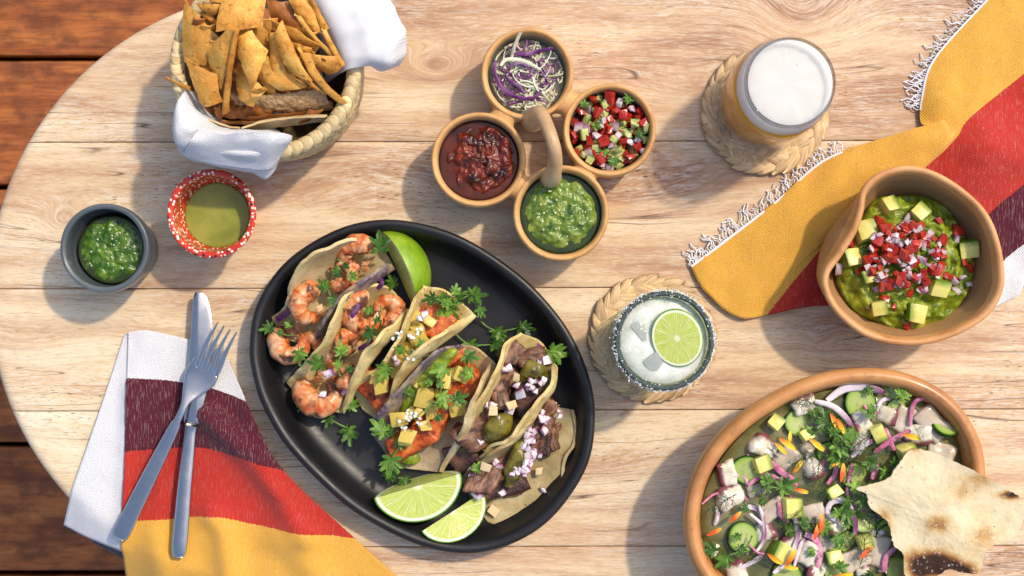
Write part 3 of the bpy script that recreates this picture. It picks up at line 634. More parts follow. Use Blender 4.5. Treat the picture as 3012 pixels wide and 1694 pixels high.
# striped napkin under the fork and knife
def over_edge(p):
    d = (Vector((p.x - tcx, p.y - tcy))).length - (TR - .012) if p.x < tcx else abs(p.y - tcy) - (TR - .012)
    return p.z - (max(0, d) ** 1.25) * 1.4
ridges = [([(870, 640), (960, 720), (1100, 850), (1220, 1000), (1370, 1240)], .010, .011), ([(905, 1145), (960, 1230), (985, 1449)], .006, .010), ([(1070, 600), (1110, 700), (1180, 830)], .004, .008), ([(480, 500), (470, 900), (445, 1300)], .003, .006), ([(1250, 1250), (1450, 1449)], .005, .014), ([(640, 1250), (655, 1449)], .004, .012)]
ridges = [([P('H', *q_) for q_ in even([Vector((*a, 0)).xy.to_3d() for a in pts], 14, False) for q_ in [(q_.x, q_.y)]], h, w) for pts, h, w in ridges]
def nap_post(p):
    z = p.z
    for pts, h, w in ridges:
        d = min((Vector((p.x - a.x, p.y - a.y))).length for a in pts); z += 1.5 * h * math.exp(-(d / w) ** 2)
    q_ = Vector((p.x, p.y, z)); q_.z += .0009 * nz(p, 70, 5) + .0016 * (.5 - 2 * abs(nz((p.x * .5, p.y * .2, 0), 60, 8))); q_.z = over_edge(q_); return q_
top = [[(472, 232), (560, 222), (700, 250), (850, 290), (950, 322)], [(466, 458), (560, 460), (700, 472), (880, 505), (1062, 572)], [(460, 822), (600, 812), (800, 802), (1010, 838), (1248, 918)],
       [(440, 1172), (650, 1165), (900, 1147), (1140, 1195), (1598, 1258)], [(428, 1449), (700, 1455), (1000, 1449), (1380, 1449), (1810, 1449)], [(424, 1535), (700, 1538), (1030, 1536), (1450, 1535), (1900, 1535)]]
top = [[(u, v, .0055) for u, v in r] for r in top]
fl = [[(452, 248, .002), (470, 236, .0025), (500, 240, .003)], [(350, 560, .0025), (415, 560, .003), (480, 560, .003)], [(245, 860, .003), (360, 860, .0032), (478, 860, .003)], [(165, 1080, .003), (310, 1100, .003), (462, 1110, .003)], [(112, 1208, .003), (140, 1243, .003), (300, 1295, .003), (440, 1332, .003)]]
fl[4] = [(113, 1212, .003), (270, 1280, .003), (440, 1330, .003)]
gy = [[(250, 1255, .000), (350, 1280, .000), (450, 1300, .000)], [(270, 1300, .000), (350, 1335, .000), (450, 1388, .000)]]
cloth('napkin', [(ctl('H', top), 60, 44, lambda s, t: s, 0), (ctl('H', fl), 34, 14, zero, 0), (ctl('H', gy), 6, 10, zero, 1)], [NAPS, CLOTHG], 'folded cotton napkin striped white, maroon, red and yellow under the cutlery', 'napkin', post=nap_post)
# striped towel under the guacamole bowl
tw = [[(1738, 668, .003), (1768, 730, .0035), (1852, 798, .004), (1930, 793, .004), (2070, 768, .004), (2280, 780, .003), (2440, 790, .003), (2560, 745, .003)],
      [(1830, 598, .004), (1880, 660, .005), (1950, 710, .005), (2010, 690, .004), (2130, 690, .003), (2350, 690, .003), (2480, 715, .003), (2590, 690, .003)],
      [(1955, 502, .004), (1990, 560, .010), (2050, 620, .005), (2100, 590, .003), (2220, 600, .003), (2430, 600, .003), (2530, 650, .003), (2640, 640, .003)],
      [(2072, 402, .004), (2120, 450, .014), (2190, 510, .008), (2250, 465, .004), (2350, 520, .003), (2495, 530, .004), (2580, 610, .005), (2700, 600, .003)],
      [(2230, 345, .014), (2265, 385, .020), (2310, 430, .014), (2345, 405, .008), (2430, 445, .012), (2560, 475, .006), (2650, 545, .008), (2760, 520, .003)],
      [(2372, 303, .022), (2385, 325, .024), (2392, 352, .020), (2405, 348, .014), (2490, 370, .020), (2620, 430, .006), (2700, 480, .006), (2800, 440, .003)],
      [(2318, 312, .005), (2350, 315, .008), (2385, 320, .012), (2430, 308, .014), (2530, 300, .010), (2650, 380, .01), (2750, 420, .006), (2840, 380, .003)],
      [(2318, 238, .004), (2370, 240, .012), (2420, 262, .010), (2480, 262, .008), (2580, 250, .006), (2700, 300, .010), (2800, 350, .006), (2880, 300, .003)],
      [(2350, 145, .004), (2420, 150, .008), (2480, 190, .006), (2570, 190, .004), (2660, 180, .008), (2760, 220, .006), (2840, 250, .004), (2920, 200, .003)],
      [(2480, 0, .004), (2540, 20, .006), (2600, 60, .008), (2680, 100, .006), (2760, 90, .004), (2840, 110, .006), (2900, 130, .004), (2980, 100, .003)],
      [(2530, -50, .004), (2590, -40, .006), (2650, -20, .006), (2740, 0, .006), (2820, 0, .004), (2900, 0, .006), (2960, 0, .004), (3040, -20, .003)]]
tn = [0, .1, .2, .3, .45, .6, .8, 1.0]
def tow_band(s, t):
    k = min(int(t * 7), 6); return tn[k] + (tn[k + 1] - tn[k]) * (t * 7 - k)
towel = cloth('towel', [(ctl('T', tw), 90, 66, tow_band, 0)], TOWS, 'fringed cotton towel striped yellow, red, maroon and white under the guacamole bowl', 'towel', post=lambda p, w=wrinkle(.0014, 45, 8), c=crease(.0024, 30, 4, (.6, .8)): c(w(p)))
FRG = cloth_mat('fringe_thread', flat=(.78, .77, .80)); fn_t = bicubic(ctl('T', tw))
def fringe(s0, s1, n):
    for k in range(n):
        s = s0 + (s1 - s0) * (k + rnd.uniform(-.3, .3)) / n; a = fn_t(max(0, s), 0); b = fn_t(max(0, s), .06); d = (a - b); d.z = 0; d.normalize(); sd = Vector((-d.y, d.x, 0)); l = rnd.uniform(.006, .016)
        cl = .6 * math.sin(k * .9) + rnd.uniform(-.8, .8); pts = [a - d * .001 + Vector((0, 0, .0008))]
        for i in range(1, 7):
            t = i / 6; pts.append(a + d * l * t * (1 - .25 * t * abs(cl)) + sd * (l * .55 * cl * t * t + .0012 * math.sin(t * 9 + k)) + Vector((0, 0, max(.0009 - a.z, -(a.z - .001) * t) + .0012 * math.sin(t * 3.1))))
        v, f = tube(pts, rnd.uniform(.00042, .0007), 5); obj('fringe_thread', v, f, FRG, towel)
fringe(0.0, .34, 64); fringe(.66, .93, 56)
# white selvedge tape along the fringed edge
for s0, s1 in ((0, .33), (.655, .95)):
    sheet(lambda s, t: fn_t(s0 + (s1 - s0) * s, -.0 + .018 * t) + Vector((0, 0, .0016)), 40, 3, .0008, 'selvedge', FRG, towel)
# ------------------------------------------------------------------ fork and knife
def flat_bar(cl, widths, ths, n=12, expo=.55):
    """flattened bar along points cl: widths across (in plan), thickness up"""
    m = len(cl); v = []
    for i, p in enumerate(cl):
        t = cl[min(m - 1, i + 1)] - cl[max(0, i - 1)]; t.normalize(); s = Vector((t.y, -t.x, 0)).normalized(); u = s.cross(t)
        for k in range(n):
            a = 2 * math.pi * k / n; ca, sa = math.cos(a), math.sin(a)
            v.append(p + s * (math.copysign(abs(ca) ** expo, ca) * widths[i] / 2) + u * (math.copysign(abs(sa) ** expo, sa) * ths[i] / 2))
    f = grid_faces(m, n, cv=True); f += [tuple(range(n - 1, -1, -1)), tuple((m - 1) * n + k for k in range(n))]
    return v, f
knife = empty('knife', P('H', 735, 1000)); tag(knife, 'steel table knife with a serrated blade lying beneath the fork', 'knife')
kz = .0155
def hb(pts, z): return [P('H', u, v, zz) for (u, v), zz in zip(pts, z)]
cl = spline(hb([(721, 1355), (724, 1310), (736, 1180), (752, 1000), (768, 850), (780, 735), (786, 700)], [kz + .001] * 7), 30)
wd_ = spline([.0085, .0128, .0130, .0122, .0112, .0098, .0106], 30); th_ = spline([.003, .0062, .0068, .0066, .006, .005, .006], 30)
v, f = flat_bar(cl, wd_, th_, 16, .8); obj('handle', v, f, STEEL, knife)
bl = [(752, 690), (822, 686), (838, 620), (858, 540), (876, 430), (888, 330), (893, 250), (890, 180), (880, 115), (862, 62), (838, 32), (815, 26), (799, 42), (791, 95), (782, 230), (772, 360), (762, 500), (752, 610)]
bl = even([P('H', u, v, kz) for u, v in bl], 150)
bl = ccw(bl); ser = []
cB = sum(bl, Vector()) / len(bl)
for i, p in enumerate(bl):
    r_ = P('H', 842, 330, kz); right = p.x > P('H', 826, 300, kz).x + (p.y - P('H', 826, 300, kz).y) * -.0 and p.y > P('H', 0, 430, kz).y and p.y < P('H', 0, 75, kz).y
    ser.append(p + (Vector((.00045 if i % 2 else -.00025, 0, 0)) if right and p.x > cB.x else Vector()))
z0 = kz - .0009
ols = [ring_at(ser, .0003, z0), ring_at(ser, 0, z0 + .0003), ring_at(ser, .0002, z0 + .0006), ring_at(bl, .0030, z0 + .0018)]
v, f = rings(ols); obj('blade', v, f, STEEL, knife, ang=30)
fork = empty('fork', P('H', 600, 900)); tag(fork, 'four-tined steel fork lying across the knife on the napkin', 'fork')
cl = spline(hb([(424, 1262), (436, 1235), (490, 1125), (590, 925), (680, 745), (712, 680)], [.0135, .0140, .016, .020, .0235, .0245]), 30)
v, f = flat_bar(cl, spline([.0095, .0142, .0140, .0124, .0098, .0078], 30), spline([.003, .0046, .0048, .0046, .0040, .0036], 30), 16, .6); obj('handle', v, f, STEEL, fork)
cl = spline(hb([(706, 692), (735, 632), (757, 580), (790, 520), (828, 460), (858, 405), (868, 385)], [.0245, .0245, .0235, .0215, .0205, .0212, .0218]), 30)
v, f = flat_bar(cl, spline([.0062, .0056, .0072, .0175, .0262, .0250, .0236], 30), spline([.0030, .0030, .0028, .0024, .0022, .0022, .0018], 30), 14, .7); obj('head', v, f, STEEL, fork)
for i, (tp, rt_) in enumerate(zip([(918, 183), (949, 200), (979, 217), (1011, 232)], [(824, 372), (857, 388), (889, 403), (921, 421)])):
    md = ((tp[0] + rt_[0]) / 2 - 8, (tp[1] + rt_[1]) / 2 + 4); b0 = (rt_[0] - 14, rt_[1] + 32)
    cl = spline(hb([b0, rt_, md, tp], [.0210, .0222, .0250, .0290]), 14); v, f = flat_bar(cl, spline([.0034, .0044, .0034, .0012], 14), spline([.002, .0022, .0022, .0012], 14), 8, .8); obj('tine', v, f, STEEL, fork)
# ------------------------------------------------------------------ food materials
def chip_mat(name, cols):
    q = M(name); c = q.coords(); a = q.noise(c, 45, 5, .65); col = q.ramp(a, stops(cols, .28, .7))
    col = q.mix(q.ramp(q.noise(c, 260, 3, .6), [(.30, .7), (.42, 0.0)]), col, tuple(k * .5 for k in cols[0])); col = q.mix(q.ramp(q.noise(c, 420, 2), [(.66, 0.0), (.74, .6)]), col, (.75, .52, .24))
    r = q.n('ObjectInfo').outputs['Random']; col = q.n('HueSaturation', None, Color=col, Value=q.math('MULTIPLY_ADD', r, .3, .85)).outputs[0]
    return q.end(col, .5, q.bump(q.math('ADD', q.noise(c, 380, 4), q.math('MULTIPLY', q.noise(c, 120, 3), .8)), .6, .0011), .4, sss=.12, sssr=(.003, .0015, .0005))
CHIP = chip_mat('fried_tortilla', [(.40, .135, .016), (.60, .255, .036), (.70, .35, .062), (.76, .46, .12)])
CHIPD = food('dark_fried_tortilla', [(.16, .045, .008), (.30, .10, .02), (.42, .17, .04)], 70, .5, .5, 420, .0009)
PALE = food('pale_tortilla', [(.45, .29, .12), (.62, .46, .24), (.68, .54, .32)], 60, .6, .4, 400, .0008)
RIND = food('pork_rind', [(.30, .165, .07), (.47, .30, .14), (.58, .41, .22)], 320, .6, 1.0, 330, .002)
def tortilla_mat(name, cols, inner=None, purple=0.0):
    q = M(name); c = q.coords(); a = q.noise(c, 38, 5, .6); col = q.ramp(a, stops(cols, .3, .66))
    sp = q.noise(c, 380, 2); col = q.mix(q.ramp(sp, [(.27, .85), (.34, 0.0)]), col, (.14, .08, .03))
    sc_ = q.noise(c, 75, 4, .6); col = q.mix(q.ramp(sc_, [(.53, 0.0), (.68, .6)]), col, (.34, .18, .06))
    if purple:
        pn = q.math('MULTIPLY', q.attr('inner'), q.ramp(q.noise(c, 55, 5), [(.38, .35), (.55, 1.0)])); 
        pc = q.ramp(q.noise(c, 240, 4), stops([(.055, .035, .055), (.13, .095, .13), (.27, .23, .25)]))
        col = q.mix(q.math('MULTIPLY', pn, purple), col, pc)
    return q.end(col, .6, q.bump(q.math('ADD', q.noise(c, 350, 4), q.math('MULTIPLY', q.noise(c, 90, 3), .8)), .5, .0009), .3, sss=.15, sssr=(.003, .002, .001))
TORT = tortilla_mat('corn_tortilla', [(.50, .355, .125), (.65, .50, .20), (.74, .60, .30)])
TORTG = tortilla_mat('blistered_tortilla', [(.24, .185, .08), (.38, .30, .14), (.50, .41, .22)])
TORTP = tortilla_mat('blue_corn_tortilla', [(.40, .30, .14), (.54, .42, .21), (.64, .52, .30)], purple=1.0)
q = M('grilled_shrimp'); c = q.coords(); at = q.attr('seg'); a = q.noise(c, 130, 4)
col = q.ramp(a, stops([(.46, .085, .016), (.62, .20, .060), (.66, .32, .14), (.70, .43, .24)], .32, .66)); bd = q.math('SINE', q.math('MULTIPLY', at, 44.0))
col = q.mix(q.math('MULTIPLY', q.ramp(bd, [(.55, 0.0), (.95, .85)]), q.ramp(a, [(.4, 1.0), (.62, .25)])), col, (.46, .085, .018))
col = q.mix(q.ramp(q.noise(c, 85, 4, .6), [(.54, 0.0), (.61, .92)]), col, (.05, .015, .008)); col = q.mix(q.ramp(q.noise(c, 600, 2), [(.27, .7), (.33, 0.0)]), col, (.16, .04, .015))
SHRIMP = q.end(col, .32, q.bump(q.math('ADD', q.noise(c, 420, 4), q.math('MULTIPLY', bd, .15)), .35, .001), .5, sss=.25, sssr=(.004, .002, .001))
ACHIOTE = food('achiote_crust', [(.09, .014, .004), (.38, .052, .007), (.56, .125, .016), (.64, .23, .05)], 150, .42, .6, 380, .001, detail=6)
STEAK = food('seared_steak', [(.025, .010, .006), (.10, .040, .020), (.21, .095, .052), (.32, .17, .10)], 190, .42, .9, 260, .0016, stretch=(.45, 1.6, 1.2), detail=6)
STEAKD = food('charred_steak', [(.018, .009, .007), (.06, .026, .018), (.13, .06, .04)], 120, .42, .9, 260, .0016)
CHILE = food('blistered_chile', [(.03, .02, .004), (.10, .085, .010), (.18, .15, .018), (.25, .21, .035)], 90, .25, .8, 150, .002, var=.1)
def cubed(name, cols, edge, rough=.35, sss=.25, power=1.0, axis=2):
    """diced fruit: colour drifts from flesh to skin along one axis of the piece"""
    q = M(name); c = q.coords(); g = q.n('SeparateXYZ', None, Vector=q.n('TexCoord').outputs['Generated']).outputs[axis]
    r = q.n('ObjectInfo').outputs['Random']; col = q.ramp(q.noise(c, 160, 4), stops(cols)); col = q.n('HueSaturation', None, Color=col, Value=q.math('MULTIPLY_ADD', r, .3, .85)).outputs[0]
    gg = q.math('ADD', g, q.math('MULTIPLY', q.math('SUBTRACT', q.noise(c, 120, 2), .5), .25))
    col = q.mix(q.ramp(gg, [(.62, 0.0), (.95, power)]), col, edge)
    return q.end(col, rough, q.bump(q.noise(c, 500, 3), .3, .0006), .5, sss=sss, sssr=(.003, .003, .001))
PINE = cubed('pineapple', [(.62, .43, .06), (.74, .58, .16), (.78, .68, .30)], (.58, .42, .08)); AVO = cubed('avocado_flesh', [(.60, .52, .09), (.68, .62, .17), (.66, .64, .22)], (.115, .22, .012), power=.95, axis=0)
TOM = cubed('tomato', [(.26, .010, .006), (.42, .020, .010), (.52, .07, .03)], (.30, .012, .006), .16, .12, .7); TOMD = cubed('deep_tomato', [(.22, .012, .008), (.36, .03, .015), (.45, .09, .04)], (.38, .04, .02), .25, .3)
CUKE = cubed('cucumber_flesh', [(.30, .34, .08), (.44, .46, .15), (.54, .54, .24)], (.035, .11, .012), .25, .3, 1.0, 0); OKRA = CUKE
ONION = cubed('red_onion', [(.62, .50, .54), (.70, .60, .64), (.76, .69, .72)], (.24, .035, .16), .28, .2, 1.0, 0); OJU = cubed('juicy_onion', [(.42, .34, .36), (.52, .43, .45), (.60, .52, .53)], (.26, .05, .15), .25, .2, .9, 0); PONION = food('pickled_onion', [(.40, .06, .17), (.56, .18, .30), (.66, .38, .45)], 120, .25, .2, 500, .0005, sss=.3, var=.15)
q = M('cilantro_leaf'); c = q.coords(); r = q.n('ObjectInfo').outputs['Random']; col = q.ramp(q.noise(c, 140, 3), stops([(.025, .080, .007), (.075, .175, .014), (.15, .28, .032)])); col = q.n('HueSaturation', None, Color=col, Value=q.math('MULTIPLY_ADD', r, 1.0, .5), Hue=q.math('MULTIPLY_ADD', r, -.03, .515)).outputs[0]
LEAF = q.end(col, .42, q.bump(q.noise(c, 500, 3), .3, .0005), .4, sss=.15, sssr=(.001, .003, .001))
STEM = food('herb_stem', [(.06, .16, .015), (.14, .26, .05)], 100, .4, 0, sss=.2); DILL = food('dill_frond', [(.016, .050, .009), (.045, .10, .016)], 100, .5, 0)
GREENS = food('green_salsa_pulp', [(.010, .036, .003), (.035, .10, .007), (.085, .17, .014), (.16, .25, .03)], 130, .14, .7, 260, .0016, var=0, detail=6, spec=.6, lo=.28, hi=.72)
GREENS2 = food('tomatillo_salsa_pulp', [(.03, .085, .008), (.085, .16, .014), (.17, .24, .03), (.27, .33, .06)], 120, .18, .7, 240, .0016, var=0, detail=6, spec=.6)
GREENJ = food('green_salsa_juice', [(.012, .024, .004), (.035, .055, .008)], 60, .06, .1, 200, .0006, var=0, spec=.6)
REDS = food('chipotle_salsa_pulp', [(.012, .004, .002), (.06, .008, .003), (.15, .016, .004), (.26, .042, .010)], 110, .2, .8, 210, .002, var=0, detail=6, spec=.6)
REDJ = food('chile_oil', [(.035, .008, .003), (.12, .022, .006)], 60, .05, .1, 150, .0005, var=0, spec=.6)
DRESS = food('thin_green_dressing', [(.165, .19, .018), (.235, .255, .030), (.29, .30, .045)], 40, .08, .15, 120, .0005, var=0, spec=.6, lo=.35, hi=.65)
GUAC = food('mashed_avocado', [(.045, .075, .003), (.13, .185, .007), (.235, .295, .014), (.38, .41, .05)], 120, .3, .6, 300, .0014, var=0, detail=6)
SEED = food('pale_seed', [(.60, .56, .34), (.72, .68, .48)], 100, .35, 0, sss=.2)
CABW = food('white_cabbage', [(.50, .47, .27), (.66, .62, .44), (.72, .70, .58)], 90, .35, .3, 400, .0005, sss=.3, var=.15); CABP = food('red_cabbage', [(.055, .008, .065), (.14, .03, .15), (.34, .20, .34)], 90, .35, .3, 300, .0005, sss=.2, var=.2, hi=.75)
PETAL = None
q = M('marigold_petal'); g = q.n('SeparateXYZ', None, Vector=q.n('TexCoord').outputs['Generated']).outputs[0]; r = q.n('ObjectInfo').outputs['Random']
PETAL = q.end(q.ramp(q.math('ADD', g, q.math('MULTIPLY', q.math('SUBTRACT', r, .5), .9)), [(.15, (.75, .50, .02)), (.5, (.74, .30, .012)), (.85, (.62, .09, .01))]), .45, None, .4, sss=.2)
q = M('octopus_flesh'); c = q.coords(); g = q.n('SeparateXYZ', None, Vector=q.n('TexCoord').outputs['Generated']).outputs[1]; a = q.noise(c, 120, 4)
OCTO = q.end(q.mix(q.ramp(q.math('ADD', g, q.math('MULTIPLY', q.math('SUBTRACT', a, .5), .5)), [(.64, 0.0), (.80, .95)]), q.ramp(a, stops([(.52, .46, .32), (.66, .61, .49), (.74, .71, .62)])), (.17, .03, .045)), .22, q.bump(q.noise(c, 180, 4), .5, .001), .5, sss=.3)
FISH = food('raw_fish', [(.36, .29, .21), (.50, .42, .32), (.60, .53, .44)], 70, .15, .5, 130, .0015, sss=.5)
BROTH = food('cloudy_lime_broth', [(.06, .062, .018), (.135, .135, .048), (.24, .23, .11)], 28, .07, .25, 90, .001, var=0, spec=.6, lo=.32, hi=.68)
q = M('cucumber_slice'); at = q.attr('rad'); c = q.coords(); sd = q.math('SINE', q.math('MULTIPLY', q.attr('ang'), 9.0))
core = q.mix(q.ramp(q.noise(c, 300, 3), [(.5, 0.0), (.62, .7)]), (.40, .46, .17), (.24, .31, .07)); col = q.ramp(at, [(0.0, (.44, .48, .19)), (.42, (.30, .40, .10)), (.5, (.38, .46, .14)), (.80, (.29, .42, .075)), (.90, (.11, .23, .02)), (.955, (.012, .045, .004))])
CSLICE = q.end(q.mix(q.math('MULTIPLY', q.ramp(at, [(.12, 0.0), (.2, 1.0), (.42, 1.0), (.5, 0.0)]), .7), col, core), .18, q.bump(q.noise(c, 300, 3), .3, .0006), .5, sss=.3)
q = M('lime_flesh'); rd = q.attr('rad'); an = q.attr('ang'); c = q.coords(); stv = q.n('CombineXYZ', None, X=q.math('MULTIPLY', an, 26.0), Y=q.math('MULTIPLY', rd, 2.5), Z=0.0).outputs[0]
st_ = q.noise(stv, 1.0, 4, .6); fc = q.ramp(st_, stops([(.36, .42, .05), (.50, .56, .12), (.64, .68, .27)]))
mem = q.math('ABSOLUTE', q.math('SINE', q.math('MULTIPLY', an, 5.0))); fc = q.mix(q.math('MULTIPLY', q.ramp(mem, [(.03, .8), (.12, 0.0)]), q.ramp(rd, [(.8, 1.0), (.9, 0.0)])), fc, (.74, .75, .52))
fc = q.mix(q.ramp(rd, [(.08, .7), (.14, 0.0)]), fc, (.75, .76, .56)); fc = q.mix(q.ramp(rd, [(.87, 0.0), (.90, 1.0)]), fc, (.74, .77, .55)); fc = q.mix(q.ramp(rd, [(.955, 0.0), (.975, 1.0)]), fc, (.10, .24, .012))
LIMEF = q.end(fc, .2, q.bump(q.math('ADD', st_, q.noise(c, 350, 3)), .35, .0009), .5, sss=.35, sssr=(.004, .005, .001))
LIMER = food('lime_rind', [(.09, .20, .007), (.19, .33, .012), (.34, .44, .04)], 45, .3, .45, 700, .0006, sss=.1, var=.06)
CRK = None
# ------------------------------------------------------------------ small reusable meshes
def dice_me(name, dims, mat, seed, jit=.19, bev=.13, lump=0.0):
    r = random.Random(seed); bm = bmesh.new(); bmesh.ops.create_cube(bm, size=1.0)
    for v in bm.verts:
        v.co = Vector([v.co[i] * dims[i] + r.uniform(-jit, jit) * dims[i] for i in range(3)])
    bmesh.ops.bevel(bm, geom=list(bm.edges), offset=min(dims) * bev, segments=2, affect='EDGES', profile=.6)
    if lump:
        bmesh.ops.subdivide_edges(bm, edges=[e for e in bm.edges if e.calc_length() > max(dims) * .35], cuts=4, use_grid_fill=True)
        for v in bm.verts: v.co += v.co.normalized() * lump * max(dims) * (nz(v.co, 2.2 / max(dims), seed) + .6 * nz(v.co, 5.5 / max(dims), seed + 5))
    me = bpy.data.meshes.new(name); bm.to_mesh(me); bm.free(); me.materials.append(mat)
    me.polygons.foreach_set('use_smooth', [True] * len(me.polygons)); sharp(me, 40) if not lump else None
    return me
def dices(name, dims, mat, n=4, **k): return [dice_me(name, [d * random.Random(i * 7 + 1).uniform(.85, 1.15) for d in dims], mat, i * 13 + 5, **k) for i in range(n)]
def leaflet(l, w, seed):
    r = random.Random(seed); pts = []; n = 31
    for i in range(n):
        t = (i / (n - 1) * 2 - 1); th = t * R(74); dg = math.degrees(th); rr = .46
        for cn, ln in ((-46, .80), (0, 1.0), (46, .80)): rr = max(rr, ln * math.exp(-((dg - cn) / 24) ** 2))
        rr *= 1 - .16 * abs(math.sin(i * 1.35 + seed)) ** 2 * (abs(t) < .95); pts.append((rr * l * math.cos(th), rr * w * 1.2 * math.sin(th)))
    v = [Vector((0, 0, 0))]; 
    for a in (.5, 1.0):
        for x, y in pts: v.append(Vector((x * a, y * a, -.30 * (x * a) ** 2 / l + .30 * abs(y * a) * (1 if a < 1 else .7) + .07 * l * math.sin(x / l * 5 + seed + y / l * 4) * a)))
    f = [(0, 1 + i, 2 + i) for i in range(n - 1)] + [(1 + i, 1 + n + i, 2 + n + i, 2 + i) for i in range(n - 1)]
    return v, f
def leaf_me(seed, s=.0088):
    r = random.Random(seed); vf = []
    for ang, sc_, bx in ((0, 1.0, .34), (58, .82, .12), (-58, .82, .12)):
        v, f = leaflet(s * sc_ * r.uniform(.9, 1.1), s * .8 * sc_, seed + ang); m = Matrix.Translation((s * bx, 0, 0)) @ Matrix.Rotation(R(ang + r.uniform(-10, 10)), 4, 'Z') @ Matrix.Rotation(R(r.uniform(-22, 12)), 4, 'Y')
        vf.append(([m @ p for p in v], f))
    vf.append(tube([Vector((-s * .25, 0, 0)), Vector((s * .1, 0, .0002)), Vector((s * .5, 0, 0))], .00035, 4))
    v, f = merge(*vf); return make_mesh('leaf', v, f, LEAF)
LEAVES = [leaf_me(k) for k in (1, 2, 3, 4)]
def stem_me(l, bend, seed):
    r = random.Random(seed); pts = [Vector((-l * t, bend * l * math.sin(t * 2.4), .0004 * math.sin(t * 6))) for t in (0, .2, .4, .6, .8, 1)]; v, f = tube(spline(pts, 12), .00055, 5); return make_mesh('stem', v, f, STEM)
STEMS = [stem_me(.018, .25, 1), stem_me(.024, -.3, 2), stem_me(.013, .1, 3)]
def sprig(fr, u, v, z, ang, scale, label, kind=0, tilt=0.0, group='cilantro sprigs on the tacos'):
    """cilantro sprig whose tip points along image angle ang (degrees, counter-clockwise from right)"""
    e = empty('cilantro_sprig', P(fr, u, v, z), (R(rnd.uniform(-8, 8)), R(tilt), R(ang))); tag(e, label, 'cilantro', group)
    s = scale * .92; k = kind % 3
    if k != 2: inst('stem', STEMS[kind % 3], (0, 0, 0), (0, 0, 0), s, e)
    lay = [[(0, 0, 0, 1.0), (-.008, .001, 70, .72), (-.013, -.002, -75, .62)], [(0, 0, 0, 1.1), (-.013, -.006, -55, 1.0)], [(0, 0, 0, 1.15)]][k]
    for x, y, a, q_ in lay: inst('leaf', LEAVES[rnd.randrange(4)], (x * s, y * s, .0008 * s), (R(rnd.uniform(-30, 30)), R(rnd.uniform(-25, 18)), R(a + rnd.uniform(-20, 20))), s * q_ * rnd.uniform(.8, 1.2), e)
    return e
def dill_me(seed):
    r = random.Random(seed); vf = []; main = spline([Vector((0, 0, 0)), Vector((.010, .002 * r.uniform(-1, 1), .001)), Vector((.022, .004 * r.uniform(-1, 1), 0))], 9); vf.append(tube(main, .00034, 4))
    for i in range(1, 9):
        for sd in (-1, 1):
            b = main[i]; a = sd * r.uniform(.6, 1.1); l = r.uniform(.005, .009); tip = b + Vector((math.cos(a), math.sin(a), r.uniform(-.2, .25))) * l; mid = b.lerp(tip, .5) + Vector((0, -sd * .0006, .0004)); vf.append(tube([b, mid, tip], [.00026, .00022, .00014], 3))
            for t in (.4, .7):
                q_ = b.lerp(tip, t); a2 = a + r.choice((-.7, .7)); vf.append(tube([q_, q_ + Vector((math.cos(a2), math.sin(a2), r.uniform(-.2, .2))) * l * .5], [.0002, .00013], 3))
    v, f = merge(*vf); return make_mesh('dill_frond', v, f, DILL)
DILLS = [dill_me(k) for k in (1, 2, 3)]
def small(name, mes, fr, lst, label, cat, group, sc_=(.85, 1.15), tilt=.5, dz=0.0):
    out = []
    for it in lst:
        u, v, z = it[:3]; s = it[3] if len(it) > 3 else 1.0
        o = inst(name, mes[rnd.randrange(len(mes))], P(fr, u, v, z + dz), (rnd.uniform(-tilt, tilt), rnd.uniform(-tilt, tilt), rnd.uniform(0, 6.28)), (s * rnd.uniform(*sc_), s * rnd.uniform(sc_[0] - .12, sc_[1]), s * rnd.uniform(*sc_))); tag(o, label, cat, group); out.append(o)
    return out
def ribbon_obj(name, pts, w, t, mat, label, cat, group, twist=0.0, parent=None):
    m = len(pts); v = []
    for i, p in enumerate(pts):
        tg = (pts[min(m - 1, i + 1)] - pts[max(0, i - 1)]).normalized(); s = Vector((-tg.y, tg.x, 0)); s = s.normalized() if s.length > 1e-6 else Vector((1, 0, 0)); u = tg.cross(s); a = twist * i / m
        s, u = s * math.cos(a) + u * math.sin(a), u * math.cos(a) - s * math.sin(a); k = .45 + .55 * math.sin(math.pi * min(1, max(0, (i + .6) / (m + .2)))) ** .5
        for ca, sa in ((1, .25), (.6, 1), (-.6, 1), (-1, .25), (-1, -.25), (-.6, -1), (.6, -1), (1, -.25)): v.append(p + s * ca * w / 2 * k + u * sa * t / 2)
    f = grid_faces(m, 8, cv=True) + [tuple(range(7, -1, -1)), tuple((m - 1) * 8 + k for k in range(8))]
    o = obj(name, v, f, mat, parent)
    if not parent: tag(o, label, cat, group)
    return o
def pool(c, outline_fn, z, amp, s, seed, dome=0.0, nr=16, na=72, edge=0.0):
    """a liquid or mash surface with a skirt below it: outline_fn(angle)->radius"""
    v = []; f = []
    for i in range(1, nr + 1):
        t = i / nr
        for k in range(na):
            a = 2 * math.pi * k / na; r_ = outline_fn(a) * t; p = Vector((c.x + r_ * math.cos(a), c.y + r_ * math.sin(a), 0)); fade = 1 if not edge else min(1, (1 - t) / edge)
            v.append(Vector((p.x, p.y, z + dome * (1 - t ** 4) + amp * fade * (nz(p, s, seed) + .5 * nz(p, s * 2.4, seed + 4) + .22 * nz(p, s * 5, seed + 9)))))
    for k in range(na): p = v[(nr - 1) * na + k]; v.append(Vector((p.x, p.y, p.z - .006)))
    f = grid_faces(nr + 1, na, cv=True); v.append(Vector((c.x, c.y, z + dome + amp * nz(c, s, seed)))); ci = len(v) - 1; f += [(ci, k, (k + 1) % na) for k in range(na)]
    return v, f
